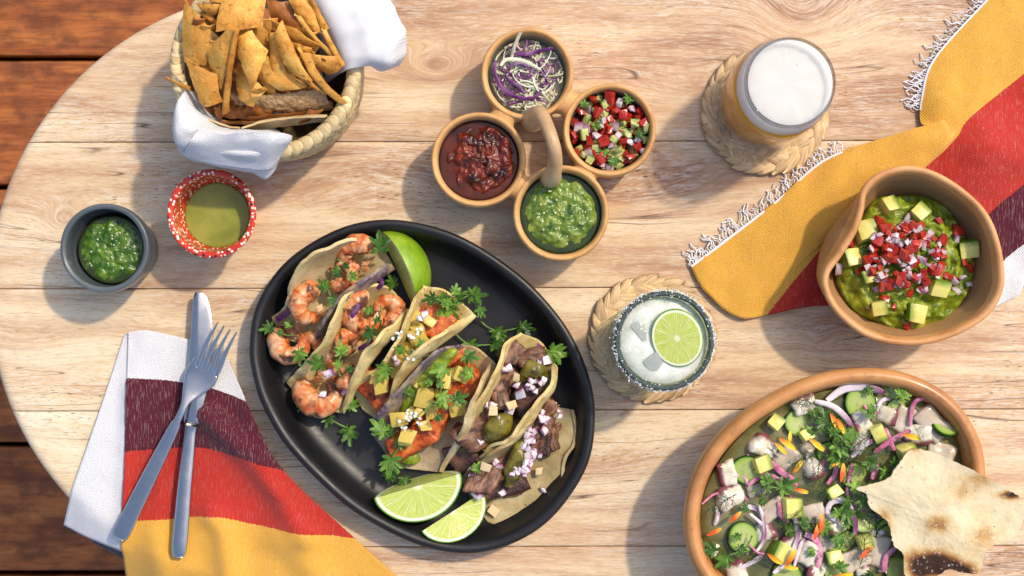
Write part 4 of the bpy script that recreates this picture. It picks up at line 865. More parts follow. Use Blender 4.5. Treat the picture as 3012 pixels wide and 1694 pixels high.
def seeds(parent, c, r, z, n, s=.0011):
    me = seed_me
    for k in range(n):
        a = rnd.uniform(0, 6.28); d = r * math.sqrt(rnd.random()); inst('seed', me, Vector((c.x + d * math.cos(a), c.y + d * math.sin(a), z)) - Vector(parent.location), (0, 0, rnd.random() * 6), s / .001 * rnd.uniform(.7, 1.15), parent)
v, f = lathe([(.0001, -.0005), (.0006, -.0003), (.0008, 0), (.0006, .0003), (.0001, .0005)], 10); seed_me = make_mesh('seed', [Vector((p.x * 1.15, p.y, p.z)) for p in v], f, SEED)
# ------------------------------------------------------------------ salsas
def salsa(name, c, r, z, pulp, juice, label, cat, seed, amp=.0022, dome=.004, cover=.86, off=(0, 0)):
    v, f = pool(c, lambda a: r, z, .0002, 60, seed); o = obj(name, v, f, juice); tag(o, label, cat)
    cc = c + Vector((off[0], off[1], 0)); v, f = pool(cc, lambda a: r * cover * (1 + .10 * nz((math.cos(a), math.sin(a), 0), 1.6, seed) + .06 * nz((math.cos(a), math.sin(a), 0), 5, seed)), z - .0008, amp, 120, seed + 2, dome, 34, 120)
    m = obj('pulp', v, f, pulp, o); return o
g1 = salsa('salsa', Vector((gc.x, gc.y, 0)) + Vector((.0010, -.0008, 0)), gr * .775, .041, GREENS, GREENJ, 'chunky green salsa in the grey cup', 'salsa', 3, .0020, .003, .95); seeds(g1, Vector((gc.x, gc.y, 0)), gr * .62, .0452, 15, .0009)
dr = obj('dressing', *pool(Vector((rc.x, rc.y, 0)), lambda a: .0262, .038, .0001, 60, 2), DRESS); tag(dr, 'thin olive green dressing in the red dotted cup', 'dressing')
fl_me = dice_me('herb_fleck', (.0009, .0005, .0003), STEM, 4)
for k in range(26):
    a = rnd.uniform(0, 6.28); d = .024 * math.sqrt(rnd.random()); inst('herb_fleck', fl_me, Vector((rc.x + d * math.cos(a), rc.y + d * math.sin(a), .0382)) - Vector(dr.location), (0, 0, rnd.random() * 6), rnd.uniform(.5, 1), dr)
c_, r_ = CB['red']; salsa('salsa', c_, r_ * .845, .0395, REDS, REDJ, 'dark red chipotle salsa in the caddy', 'salsa', 8, .0042, .0045, .84, (.0022, .0006))
c_, r_ = CB['green']; g2 = salsa('salsa', c_, r_ * .845, .0395, GREENS2, GREENJ, 'bright green tomatillo salsa in the caddy below the handle', 'salsa', 13, .0026, .0042, .90); seeds(g2, c_, r_ * .6, .0448, 14, .0009)
# ------------------------------------------------------------------ slaw in the caddy
c_, r_ = CB['slaw']
v, f = pool(c_, lambda a: r_ * .82, .028, .003, 140, 5, .006); o = obj('slaw_bed', v, f, CABW); tag(o, 'lower mass of shredded cabbage in the caddy bowl', 'slaw', kind='stuff')
for k in range(170):
    rr_ = r_ * .72 * math.sqrt(rnd.random()); a = rnd.uniform(0, 6.28); p = c_ + Vector((rr_ * math.cos(a), rr_ * math.sin(a), .030 + .010 * (1 - (rr_ / r_) ** 2) + .006 * (k / 170))); h = rnd.uniform(0, 6.28); l = rnd.uniform(.012, .030); pts = []; cv = rnd.uniform(-2.8, 2.8)
    st = p.copy(); n = 9
    for i in range(n):
        pts.append(st.copy()); st = st + Vector((math.cos(h), math.sin(h), rnd.uniform(-.25, .25))) * (l / n); h += cv / n
        d = Vector((st.x - c_.x, st.y - c_.y, 0))
        if d.length > r_ * .76: st -= d * (1 - r_ * .76 / d.length)
    pur = rnd.random() < .45
    ribbon_obj('cabbage_shred', pts, rnd.uniform(.0010, .0021), .0007, CABP if pur else CABW, 'thin purple cabbage shred in the caddy slaw' if pur else 'thin pale cabbage shred in the caddy slaw', 'cabbage', 'purple cabbage shreds' if pur else 'pale cabbage shreds', rnd.uniform(-2, 2))
ribbon_obj('cabbage_shred', spline([P('B', 520, 210, .046), P('B', 535, 150, .052), P('B', 560, 90, .056), P('B', 575, 62, .058)], 9), .0028, .0009, CABW, 'pale cabbage shred sticking up over the rim of the slaw bowl', 'cabbage', 'pale cabbage shreds')
for pts in ([(430, 230), (420, 300), (470, 400), (560, 445), (650, 445), (690, 400)], [(525, 190), (600, 195), (680, 175), (765, 160)], [(455, 260), (490, 225), (570, 230), (640, 260), (690, 290)], [(480, 310), (510, 350), (560, 380), (590, 420)]):
    w_ = pts[0][1] in (230, 190, 310); ribbon_obj('cabbage_shred', spline([P('B', u, v, .046) for u, v in pts], 14), .0034, .0011, CABP if w_ else CABW, 'long curling purple cabbage shred on top of the slaw' if w_ else 'long curling pale cabbage shred on top of the slaw', 'cabbage', 'purple cabbage shreds' if w_ else 'pale cabbage shreds', .8)
# ------------------------------------------------------------------ pico de gallo in the caddy
c_, r_ = CB['pico']
TOMC = dices('tomato_cube', (.0066, .0060, .0054), TOM, 6, jit=.24); CUC = dices('cucumber_cube', (.0060, .0054, .0048), CUKE, 6, jit=.24); ONC = dices('onion_piece', (.0052, .0044, .0022), OJU, jit=.28)
v, f = pool(c_, lambda a: r_ * .80, .025, .0015, 150, 7, .004); o = obj('pico_bed', v, f, food('pico_juice', [(.03, .03, .008), (.12, .05, .015), (.20, .16, .06)], 160, .15, .5, 200, .001, var=0)); tag(o, 'wet lower layer of chopped pico de gallo in the caddy', 'salsa', kind='stuff')
big = [(990, 455), (1085, 440), (920, 525), (1015, 530), (1255, 525), (1285, 588), (885, 590), (965, 690), (1050, 690), (1080, 635), (1165, 695), (1245, 730), (1200, 785), (1030, 800), (1120, 520), (1160, 550), (880, 660), (1085, 570)]
small('tomato_cube', TOMC, 'B', [(u, v, rnd.uniform(.038, .044)) for u, v in big], 'glossy red tomato cube in the pico de gallo bowl', 'tomato', 'tomato cubes in the pico de gallo')
gr_ = [(1055, 485), (1225, 588), (1175, 640), (1290, 680), (910, 735), (930, 770), (1105, 800), (1080, 620), (930, 655), (1165, 590), (1215, 635), (1250, 655), (1135, 740), (1005, 735), (960, 570), (1105, 685), (970, 800), (1060, 845), (1150, 800), (1190, 660), (1290, 620), (960, 480)]
small('cucumber_cube', CUC, 'B', [(u, v, rnd.uniform(.037, .043)) for u, v in gr_], 'pale green cucumber cube in the pico de gallo bowl', 'cucumber', 'cucumber cubes in the pico de gallo')
small('onion_piece', ONC, 'B', [(u, v, .042) for u, v in [(1215, 510), (1130, 660), (1275, 755), (960, 755), (1040, 830), (1020, 595), (945, 620), (1140, 470), (1050, 575), (1250, 690), (1095, 720), (1200, 700), (900, 620), (1010, 660), (1085, 850), (1120, 610)]], 'translucent onion piece in the pico de gallo bowl', 'onion', 'onion pieces in the pico de gallo', tilt=.8)
for k in range(120):
    a = rnd.uniform(0, 6.28); d = r_ * .76 * math.sqrt(rnd.random()); p = c_ + Vector((d * math.cos(a), d * math.sin(a), rnd.uniform(.032, .0385))); t = rnd.random()
    me, nm, lb, ct, gp = (TOMC, 'tomato_cube', 'glossy red tomato cube in the pico de gallo bowl', 'tomato', 'tomato cubes in the pico de gallo') if t < .45 else (CUC, 'cucumber_cube', 'pale green cucumber cube in the pico de gallo bowl', 'cucumber', 'cucumber cubes in the pico de gallo') if t < .86 else (ONC, 'onion_piece', 'translucent onion piece in the pico de gallo bowl', 'onion', 'onion pieces in the pico de gallo')
    tag(inst(nm, me[k % 4], p, (rnd.random(), rnd.random(), rnd.random() * 6), rnd.uniform(.8, 1.1)), lb, ct, gp)
for u, v, a in ((990, 615, 40), (1070, 760, 200), (1200, 470, 120), (1240, 640, 300), (930, 500, 80), (1120, 830, 150)): sprig('B', u, v, .045, a, .75, 'chopped cilantro leaf in the pico de gallo bowl', 2, group='cilantro leaves in the pico de gallo')
# ------------------------------------------------------------------ chips in the basket
def chip(name, corners, bulge, mat, label, cat, group=None, th=.0012, n=15, rag=.0012, lump=0.0, fr='A'):
    c4 = [P(fr, *c) for c in corners]; sd = rnd.uniform(0, 99); nn = (c4[1] - c4[0]).cross(c4[3] - c4[0]) + (c4[3] - c4[2]).cross(c4[1] - c4[2]); nn = nn.normalized() if nn.length > 1e-9 else Vector((0, 0, 1))
    if nn.z < 0: nn = -nn
    def fn(s, t):
        rs = s; p = c4[0].lerp(c4[1], s).lerp(c4[3].lerp(c4[2], s), t); k = 4 * s * (1 - s); k2 = 4 * t * (1 - t)
        cen = sum(c4, Vector()) / 4; e = max(abs(2 * s - 1), abs(2 * t - 1))
        p = p + nn * (bulge * (k + k2) * .5 - bulge * .5) * .55 + nn * (.0011 * nz(p, 60, sd) + .0006 * nz(p, 170, sd))
        p = p + (cen - p) * (.035 * max(0, abs(2 * s - 1) + abs(2 * t - 1) - 1.3)) + (p - cen).normalized() * (rag * e ** 4 * nz(p, 180, sd + 3)) if (p - cen).length > 1e-9 else p
        if lump: p = p + nn * lump * nz(p, 210, sd + 1)
        return p
    o = sheet(fn, n, n, th, name, mat); tag(o, label, cat, group); return o
GC = 'fried tortilla chips heaped in the basket'
CH = [([(360, -10, .105), (352, 470, .100), (520, 505, .112), (632, 295, .118)], .006, 'tall flat triangular chip standing at the left of the basket'),
      ([(665, -50, .125), (595, 238, .128), (965, 205, .132), (985, -50, .128)], .010, 'broad trapezoid chip at the top middle of the heap'),
      ([(815, 225, .118), (945, 115, .120), (1048, 220, .116), (990, 350, .112)], .004, 'diamond-shaped chip peeping out behind the centre chips'),
      ([(530, 405, .118), (690, 225, .132), (772, 228, .138), (640, 700, .105)], .008, 'left half of the curled chip left of centre'),
      ([(772, 228, .140), (735, 230, .138), (645, 880, .092), (690, 870, .094)], .010, 'chip seen edge-on as a long thin blade left of centre'),
      ([(738, 300, .128), (872, 236, .134), (1002, 390, .128), (880, 700, .120)], .014, 'rounded golden chip folded over at the centre of the heap'),
      ([(770, 470, .108), (768, 745, .104), (885, 815, .108), (990, 690, .116)], .006, 'pointed chip hanging below the centre fold'),
      ([(870, 695, .121), (905, 715, .118), (1002, 685, .124), (985, 660, .126)], .003, 'curled lip chip at the bottom of the centre fold'),
      ([(368, 440, .120), (610, 570, .116), (652, 775, .104), (500, 822, .102)], .008, 'golden chip bending down over the left of the white cloth'),
      ([(222, 580, .100), (236, 606, .098), (415, 698, .104), (408, 662, .106)], .002, 'narrow chip sticking out past the left rim of the basket'),
      ([(1005, 255, .122), (1045, 240, .126), (1170, 640, .108), (1035, 560, .112)], .006, 'upright chip right of the centre fold'),
      ([(1040, 285, .130), (1100, 165, .140), (1335, 640, .116), (1120, 500, .116)], .012, 'large twisted chip with a raised pointed tip'),
      ([(1100, 480, .122), (1140, 440, .126), (1455, 730, .100), (1410, 700, .100)], .006, 'long blade-like chip slanting to the lower right'),
      ([(1112, 278, .118), (1330, 375, .120), (1355, 415, .116), (1210, 400, .112)], .006, 'small broken chip above the right-hand blade chips'),
      ([(1005, 145, .124), (1215, 225, .128), (1415, 365, .118), (1170, 320, .114)], .008, 'long chip slanting across the upper right of the heap'),
      ([(985, 0, .118), (1150, 10, .118), (1290, 285, .110), (1050, 165, .112)], .006, 'brown speckled chip at the top right of centre'),
      ([(1150, -20, .126), (1312, -20, .124), (1418, 268, .116), (1255, 175, .116)], .008, 'wide chip at the top right beside the cloth'),
      ([(1308, -10, .126), (1345, -5, .128), (1470, 225, .112), (1412, 232, .112)], .004, 'crumbly chip edge beside the upper cloth fold'),
      ([(1195, 112, .128), (1238, 122, .130), (1530, 460, .108), (1480, 445, .106)], .006, 'slender chip running down towards the right rim'),
      ([(1405, 215, .120), (1440, 225, .120), (1585, 495, .106), (1540, 505, .104)], .008, 'slender chip touching the upper cloth at the right'),
      ([(1225, 385, .116), (1520, 440, .114), (1568, 525, .108), (1450, 575, .102)], .008, 'flat chip lying at the right below the slender chips'),
      ([(1198, 355, .126), (1290, 430, .124), (1590, 810, .096), (1525, 760, .092)], .016, 'large curled chip leaning on the right rim'),
      ([(1240, 470, .104), (1330, 520, .106), (1530, 760, .088), (1420, 690, .088)], .004, 'dark inner side of a chip behind the right curled chip'),
      ([(938, 590, .112), (1010, 470, .114), (1325, 665, .104), (1110, 692, .106)], .008, 'wavy chip lying below the twisted chip'),
      ([(445, 25, .112), (640, 38, .116), (660, 78, .114), (560, 118, .110)], .005, 'small chip near the top left of the basket'),
      ([(478, 100, .106), (560, 105, .108), (625, 175, .106), (600, 195, .104)], .004, 'thin curled chip between the two top left chips'),
      ([(500, 515, .104), (565, 480, .106), (580, 560, .104), (540, 610, .102)], .003, 'chip fragment between the left chips'),
      ([(540, -60, .105), (670, -40, .11), (660, 20, .112), (560, 10, .108)], .004, 'chip cut off by the top edge near the rim'),
      ([(600, 820, .090), (640, 800, .092), (660, 900, .084), (625, 920, .084)], .003, 'short brown chip tucked in at the cloth fold')]
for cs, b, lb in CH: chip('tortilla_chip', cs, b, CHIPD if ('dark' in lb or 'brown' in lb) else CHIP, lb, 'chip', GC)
for k in range(16):
    u = 420 + 66 * k + rnd.uniform(-20, 20); v = (120 + 35 * (k % 4) * 3 + rnd.uniform(-40, 40)); a = rnd.uniform(-.5, .5) + (.5 if u > 950 else -.2); l = rnd.uniform(230, 330); w = rnd.uniform(70, 150); ca, sa = math.cos(a), math.sin(a)
    z0_ = .100 + .012 * math.exp(-((u - 900) / 450) ** 2)
    chip('tortilla_chip', [(u, v, z0_ + .012), (u + w * ca, v + w * sa * .5, z0_ + .012), (u + w * .6 * ca - l * sa * .6, v + l * .9, z0_ - .016), (u - l * sa * .6, v + l * .8, z0_ - .016)], .006, CHIPD if k % 3 == 0 else CHIP, 'chip half buried between the upper chips of the heap', 'chip', 'half buried chips')
chip('tortilla_chip', [(640, 895, .080), (980, 880, .086), (1310, 845, .084), (1180, 930, .076)], .006, CHIPD, 'reddish brown chip lying low at the front of the basket', 'chip', GC)
chip('tortilla_chip', [(640, 915, .076), (900, 925, .080), (1200, 935, .078), (660, 945, .070)], .003, CHIPD, 'second brown chip low at the front of the basket', 'chip', GC)
chip('tortilla_chip', [(1200, 932, .082), (1320, 842, .090), (1425, 845, .088), (1280, 945, .080)], .006, CHIPD, 'brown pointed chip beside the right rim at the front', 'chip', GC)
chip('tortilla_strip', [(520, 908, .094), (790, 985, .100), (720, 1000, .072), (640, 985, .072)], .004, PALE, 'pale tortilla end tucked behind the front cloth', 'tortilla', 'pale tortilla strips')
chip('tortilla_strip', [(790, 950, .100), (1440, 855, .100), (1465, 905, .082), (800, 1010, .076)], -.010, PALE, 'long pale tortilla strip curving along the front rim', 'tortilla', 'pale tortilla strips', rag=.002)
chip('pork_rind', [(700, 735, .094), (1395, 690, .096), (1512, 835, .080), (880, 825, .082)], .010, RIND, 'bumpy brown pork rind lying across the front of the heap', 'pork rind', 'pork rinds', .005, 36, .003, .0016)
chip('pork_rind', [(690, 835, .086), (860, 805, .09), (1168, 835, .084), (700, 882, .076)], .006, CHIPD, 'dark bumpy pork rind under the larger one', 'pork rind', 'pork rinds', .005, 22, .002, .003)
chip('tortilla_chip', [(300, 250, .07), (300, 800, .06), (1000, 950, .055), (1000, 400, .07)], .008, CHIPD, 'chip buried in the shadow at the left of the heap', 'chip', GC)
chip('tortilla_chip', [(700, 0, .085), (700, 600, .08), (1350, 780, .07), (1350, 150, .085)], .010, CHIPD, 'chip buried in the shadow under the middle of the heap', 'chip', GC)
# ------------------------------------------------------------------ lime pieces
def lime_wedge_me(span, rx=.030, ry=.0255, nb=14, na=26):
    """wedge of a lime: axis along X, lower half-angle span below the XY plane; cut face A in XY (y>0), facing up"""
    v, f, fm, rad, ang = [], [], [], [], []
    def add(p, r_, a_): v.append(p); rad.append(r_); ang.append(a_); return len(v) - 1
    lat = [math.pi * (i / na - .5) for i in range(na + 1)]
    def rim(th): return Vector((rx * math.sin(th) * (1 + .07 * abs(math.sin(th)) ** 8), ry * math.cos(th) ** .92 if math.cos(th) > 1e-6 else 0, 0))
    def face(phi, flip):
        o_ = len(v); m = Matrix.Rotation(phi, 3, 'X'); nr = 9
        for i, th in enumerate(lat):
            e = rim(th)
            for j in range(nr):
                t = [0, .2, .4, .6, .8, .88, .93, .965, 1.0][j]; p = Vector((e.x * (.10 + .90 * t) if False else e.x * t, e.y * t, 0)); add(m @ p, t, th)
        ff = grid_faces(na + 1, nr, o_, flip=flip); f.extend(ff); fm.extend([0] * len(ff))
    face(0, True); face(-span, False); o_ = len(v)
    for i, th in enumerate(lat):
        e = rim(th)
        for j in range(nb + 1):
            m = Matrix.Rotation(-span * j / nb, 3, 'X'); p = m @ e; add(p * (1 + .006 * nz(p, 260, 2)), 1.0, th)
    ff = grid_faces(na + 1, nb + 1, o_, flip=False); f.extend(ff); fm.extend([1] * len(ff))
    return make_mesh('lime_wedge', v, f, [LIMEF, LIMER], fm, True, dict(rad=rad, ang=ang))
LW = sharp(lime_wedge_me(R(95)), 40); LW2 = sharp(lime_wedge_me(R(60)), 40)
def put_lime(me, fr, u, v, z, zrot, xrot, s, label, yr=0):
    o = inst('lime_wedge', me, P(fr, u, v, z)); o.rotation_euler = (Matrix.Rotation(R(zrot), 3, 'Z') @ Matrix.Rotation(R(yr), 3, 'Y') @ Matrix.Rotation(R(xrot), 3, 'X')).to_euler(); o.scale = (s, s, s); tag(o, label, 'lime', 'lime wedges on the platter'); return o
put_lime(LW, 'I', 1055, 300, PF + .014, 114, 207, 1.06, 'green lime wedge standing rind-up at the top of the platter')
put_lime(LW, 'D', 722, 1122, PF + .0265, 196, -4, 1.14, 'large pale lime wedge with its cut face up at the bottom of the platter', 0)
put_lime(LW2, 'D', 868, 1228, PF + .021, 212, 8, .92, 'smaller lime wedge tucked behind the large one at the bottom of the platter', -8)
# lime wheel and ice in the cocktail
def wheel_me(r_, t):
    v, f, rad, ang, fm = [], [], [], [], []; n = 48; rr_ = [0, .15, .35, .6, .8, .88, .92, .955, 1.0]
    for z in (t / 2, -t / 2):
        o_ = len(v)
        for q_ in rr_:
            for k in range(n): a = 2 * math.pi * k / n; v.append(Vector((q_ * r_ * math.cos(a), q_ * r_ * math.sin(a), z * (1 if q_ < .97 else .8)))); rad.append(q_); ang.append(a)
        ff = grid_faces(len(rr_), n, o_, cv=True, flip=z < 0); f += ff; fm += [0] * len(ff)
    nb_ = len(rr_) * n; a0 = (len(rr_) - 1) * n
    for k in range(n): f.append((a0 + k, nb_ + a0 + k, nb_ + a0 + (k + 1) % n, a0 + (k + 1) % n)); fm.append(1)
    return make_mesh('lime_slice', v, f, [LIMEF, LIMER], fm, True, dict(rad=rad, ang=ang))
wm = sharp(wheel_me(L('F', 142, .09), .0045), 45)
# thin the flesh lines: ten segments
tag(inst('lime_slice', wm, P('F', 492, 1002, CZ + hM - .004), (R(7), R(-9), .3), (.96, 1.12, 1)), 'round lime slice floating on the frothy cocktail', 'lime')
icem = dices('ice_cube', (.019, .019, .015), ICE, 2, jit=.16, bev=.14)
for (u, v), l in (((305, 960), 'ice cube in the cocktail above the left of the froth'), ((385, 1140), 'ice cube in the cocktail below the lime slice')): tag(inst('ice_cube', icem[0 if u < 350 else 1], P('F', u, v, CZ + hM - .0130), (.12, .10, .6), .95), l, 'ice', 'ice cubes in the cocktail')
# ------------------------------------------------------------------ tacos
def taco(fr, Lp, Bp, Rp, mat, label, ns=52, nt=34, inner_side=None, lean=.0075):
    t_ = empty('taco', P(fr, *Bp[3][:2], PF)); tag(t_, label, 'taco', 'tacos on the black platter'); sd = rnd.uniform(0, 50)
    a = [P(fr, *p) for p in Lp]; b = [P(fr, *p) for p in Bp]; c = [P(fr, *p) for p in Rp]
    def fn(s, t):
        m = len(a); k = min(int(s * (m - 1)), m - 2); u = s * (m - 1) - k
        def ev(l): return cr(*[l[max(0, min(m - 1, k + d))] for d in (-1, 0, 1, 2)], u)
        l, bb, r_ = ev(a), ev(b), ev(c); e = 4 * s * (1 - s)
        o2 = Vector((r_.x - l.x, r_.y - l.y, 0)).normalized() * (lean * (r_.z / .055)); bb = bb + o2 * .6 * e; ml = l.lerp(bb, .36); ml.z = l.z * .44 + bb.z * .56; mr_ = r_.lerp(bb, .12) + o2; mr_.z = r_.z * .5 + bb.z * .5
        q_ = [l, ml, bb, mr_, r_]; kk = min(int(t * 4), 3); w = t * 4 - kk
        p = cr(*[q_[max(0, min(4, kk + d))] for d in (-1, 0, 1, 2)], w)
        ed = abs(2 * t - 1); n1 = nz(p, 55, sd); n2 = nz(p, 140, sd + 3)
        out = (l - r_); out.z = 0; out = out.normalized() * (1 if t < .5 else -1)
        p = p + out * (.0022 * n1 + .0008 * n2) * ed ** 1.5 + Vector((0, 0, (.0026 * n1 + .0012 * n2) * ed ** 2 + .0006 * n2)); p.z = max(p.z, PF + .0014)
        return p
    sheet(fn, ns, nt, .0027, 'tortilla', mat, t_, attrs_fn=(lambda s, t: dict(inner=inner_side(s, t))) if inner_side else None); return t_
taco('I', [(105, 650, .014), (205, 575, .032), (240, 400, .050), (330, 245, .058), (500, 130, .058), (690, 65, .050), (860, 75, .032)], [(180, 800, .009), (300, 700, .008), (450, 520, .008), (600, 380, .008), (720, 270, .008), (830, 180, .009), (950, 130, .014)],
     [(430, 890, .020), (465, 740, .040), (560, 580, .052), (650, 480, .056), (760, 390, .056), (880, 315, .050), (1005, 252, .036)], TORTP, 'leftmost taco with shrimp and a purple-tinged right wall', inner_side=lambda s, t: max(0, min(1, (t - .62) * 5)))
taco('I', [(225, 1145, .014), (340, 1010, .036), (480, 880, .050), (570, 690, .058), (640, 520, .058), (760, 425, .050), (900, 400, .034)], [(330, 1310, .009), (440, 1150, .008), (560, 980, .008), (680, 820, .008), (790, 680, .008), (900, 560, .008), (1020, 450, .018)],
     [(635, 1375, .018), (700, 1180, .042), (770, 1000, .054), (850, 880, .060), (950, 770, .060), (1050, 690, .050), (1116, 605, .034)], TORT, 'second taco from the left, filled with grilled shrimp')
taco('J', [(10, 790, .012), (70, 675, .032), (180, 600, .045), (270, 480, .050), (350, 310, .052), (420, 160, .050), (465, 42, .040)], [(70, 900, .008), (150, 800, .008), (250, 660, .008), (350, 500, .009), (450, 350, .010), (550, 220, .014), (640, 90, .030)],
     [(170, 960, .010), (240, 830, .036), (290, 690, .052), (400, 530, .060), (520, 430, .060), (680, 330, .050), (812, 240, .038)], TORT, 'third taco from the left with orange chunks, pineapple and white flowers')
taco('J', [(125, 1060, .014), (165, 955, .035), (270, 810, .050), (400, 660, .056), (520, 545, .055), (620, 485, .046), (725, 450, .032)], [(290, 1280, .010), (340, 1120, .008), (430, 960, .008), (540, 800, .008), (640, 690, .008), (740, 590, .009), (850, 480, .018)],
     [(590, 1320, .016), (690, 1150, .036), (750, 1020, .050), (810, 860, .057), (870, 720, .055), (920, 630, .046), (946, 575, .034)], TORTP, 'middle taco with a purple inside, orange chunks and pineapple at the front', inner_side=lambda s, t: max(0, 1 - t * 1.6) if t < .5 else max(0, (.5 - s) * 1.3) * (t < .8))
taco('K', [(30, 900, .012), (105, 750, .034), (190, 600, .050), (290, 450, .056), (370, 270, .055), (420, 150, .046), (520, 92, .034)], [(90, 950, .008), (190, 810, .008), (300, 680, .008), (390, 540, .008), (470, 410, .008), (560, 280, .010), (640, 150, .020)],
     [(180, 950, .016), (310, 830, .040), (430, 770, .050), (540, 640, .054), (620, 520, .054), (700, 420, .046), (718, 290, .034)], TORT, 'taco filled with steak, roasted chile and diced red onion')
taco('K', [(118, 1015, .014), (200, 950, .030), (320, 870, .042), (450, 780, .046), (540, 690, .046), (600, 600, .040), (650, 480, .022)], [(200, 1180, .008), (280, 1100, .008), (390, 1000, .008), (480, 900, .008), (570, 800, .008), (650, 700, .008), (740, 560, .010)],
     [(300, 1308, .008), (450, 1332, .009), (620, 1260, .011), (750, 1110, .013), (800, 900, .017), (872, 740, .015), (835, 580, .013)], TORTG, 'rightmost taco lying open with steak, chile and onion', lean=0)
# shrimp
def shrimp_me(seed, turn=285, R0=.0098, r0=.0076):
    rn = random.Random(seed); n = 44; pts = []; rad = []; seg = []
    for i in range(n):
        t = i / (n - 1); a = R(turn) * t; rr_ = R0 * (1 - .30 * t); pts.append(Vector((rr_ * math.cos(a), rr_ * math.sin(a), .003 * t * math.sin(a))))
        rad.append(r0 * (math.sin(min(1, t * 5 + .25) * math.pi / 2)) * (1 - .55 * t ** 1.4) * (1 + .055 * math.sin(t * 44))); seg += [t] * 16
    rad[-1] *= .5
    v, f = tube(pts, rad, 16, flat=1.0); v = [p + p.normalized() * (.0007 * nz(p, 190, seed) + .0003 * nz(p, 480, seed)) for p in v]; vt = list(v)
    # tail fan
    tdir = (pts[-1] - pts[-3]).normalized(); sv_ = Vector((-tdir.y, tdir.x, 0)); bi = len(vt)
    for sgn in (-1, 1):
        o_ = len(vt); vt += [pts[-1] + sv_ * sgn * .0006, pts[-1] + tdir * .004 + sv_ * sgn * .0045, pts[-1] + tdir * .0085 + sv_ * sgn * .0035, pts[-1] + tdir * .006 + sv_ * sgn * .0002 + Vector((0, 0, .001))]; seg += [1] * 4
        f += [(o_, o_ + 1, o_ + 2, o_ + 3) if sgn < 0 else (o_ + 3, o_ + 2, o_ + 1, o_)]
    return make_mesh('shrimp', vt, f, SHRIMP, attrs=dict(seg=seg))
SH = [shrimp_me(1), shrimp_me(4, 250, .0108, .0082), shrimp_me(9, 300, .0088, .0072)]
for u, v, z, k, rz, tl, s, lb in [(755, 195, .040, 1, 20, (.2, -.3), 1.15, 'curved shrimp at the upper end of the leftmost taco'), (640, 335, .042, 0, 200, (-.3, .3), 1.0, 'shrimp with cilantro on it near the upper end of the leftmost taco'),
                              (400, 570, .040, 1, 60, (.3, .2), 1.2, 'charred shrimp in the middle of the leftmost taco'), (255, 850, .030, 0, 120, (-.15, .2), 1.3, 'shrimp spilling from the lower end of the leftmost taco'), (400, 860, .026, 2, 300, (.4, .3), .9, 'small shrimp beside the lowest shrimp of the leftmost taco'),
                              (820, 630, .044, 1, 80, (.2, -.2), 1.3, 'big charred shrimp at the upper end of the second taco'), (985, 600, .040, 2, 250, (-.5, -.2), 1.15, 'shrimp leaning on the right wall of the second taco'), (690, 850, .042, 2, 30, (.2, .4), .95, 'small shrimp in the middle of the second taco'),
                              (480, 1220, .030, 0, 140, (-.15, .1), 1.5, 'large curled shrimp at the lower end of the second taco'), (665, 1090, .036, 2, 220, (.6, -.3), .95, 'shrimp tail beside the large curled shrimp'), (600, 960, .026, 1, 10, (.3, .1), .9, 'shrimp under the cilantro in the second taco')]:
    o = inst('shrimp', SH[k], P('I', u, v, z - .007), (tl[0], tl[1], R(rz)), s * .98); tag(o, lb, 'shrimp', 'grilled shrimp in the tacos')
# orange achiote chunks
AC = [dice_me('achiote_chunk', d, ACHIOTE, k, .10, .14, .05) for k, d in enumerate([(.031, .022, .016), (.026, .021, .017), (.033, .019, .016)])]
for u, v, z, k, rz, s, lb in [(545, 285, .032, 0, 150, 1.05, 'orange chunk at the upper end of the third taco'), (160, 765, .024, 2, 130, 1.05, 'orange chunk at the lower end of the third taco'), (330, 560, .020, 1, 60, 1.0, 'orange chunk under the pineapple of the third taco'), (250, 690, .020, 1, 40, .9, 'dark orange chunk beneath the cilantro of the third taco'),
                          (775, 670, .036, 1, 130, .95, 'orange chunk near the upper end of the middle taco'), (650, 765, .036, 0, 50, .9, 'orange chunk in the middle of the middle taco'), (560, 960, .032, 0, 60, 1.0, 'orange chunk below the cilantro of the middle taco'), (400, 1110, .030, 2, 30, 1.15, 'large orange chunk at the lower end of the middle taco'), (700, 560, .026, 1, 20, .8, 'orange chunk at the far upper end of the middle taco'), (470, 870, .026, 1, 100, .9, 'orange chunk half hidden under the pineapple of the middle taco')]:
    tag(inst('achiote_chunk', AC[k], P('J', u, v, z - .006), (rnd.uniform(-.25, .25), rnd.uniform(-.25, .25), R(rz)), s), lb, 'orange chunk', 'orange chunks in the tacos')
PN = dices('pineapple_chunk', (.0108, .0098, .0075), PINE, 5, jit=.13)
small('pineapple_chunk', PN, 'J', [(410, 260, .044), (515, 290, .046), (440, 335, .044), (430, 392, .042), (155, 680, .040), (195, 735, .040), (295, 640, .038), (330, 560, .040), (280, 512, .040), (480, 420, .038), (345, 600, .034), (385, 480, .036), (300, 560, .034), (680, 310, .036)], 'yellow pineapple chunk on the third taco', 'pineapple', 'pineapple chunks on the third taco', tilt=.4, dz=-.006)
small('pineapple_chunk', PN, 'J', [(620, 705, .050), (740, 655, .052, 1.25), (490, 825, .048, 1.1), (460, 722, .044), (540, 872, .046), (450, 915, .046), (305, 970, .042, 1.1), (395, 930, .042), (490, 1010, .046, 1.05), (370, 1090, .046, 1.3), (710, 895, .040, 1.2), (530, 912, .044), (670, 660, .046, .9), (590, 800, .044, .8)], 'yellow pineapple chunk on the middle taco', 'pineapple', 'pineapple chunks on the middle taco', tilt=.4, dz=-.006)
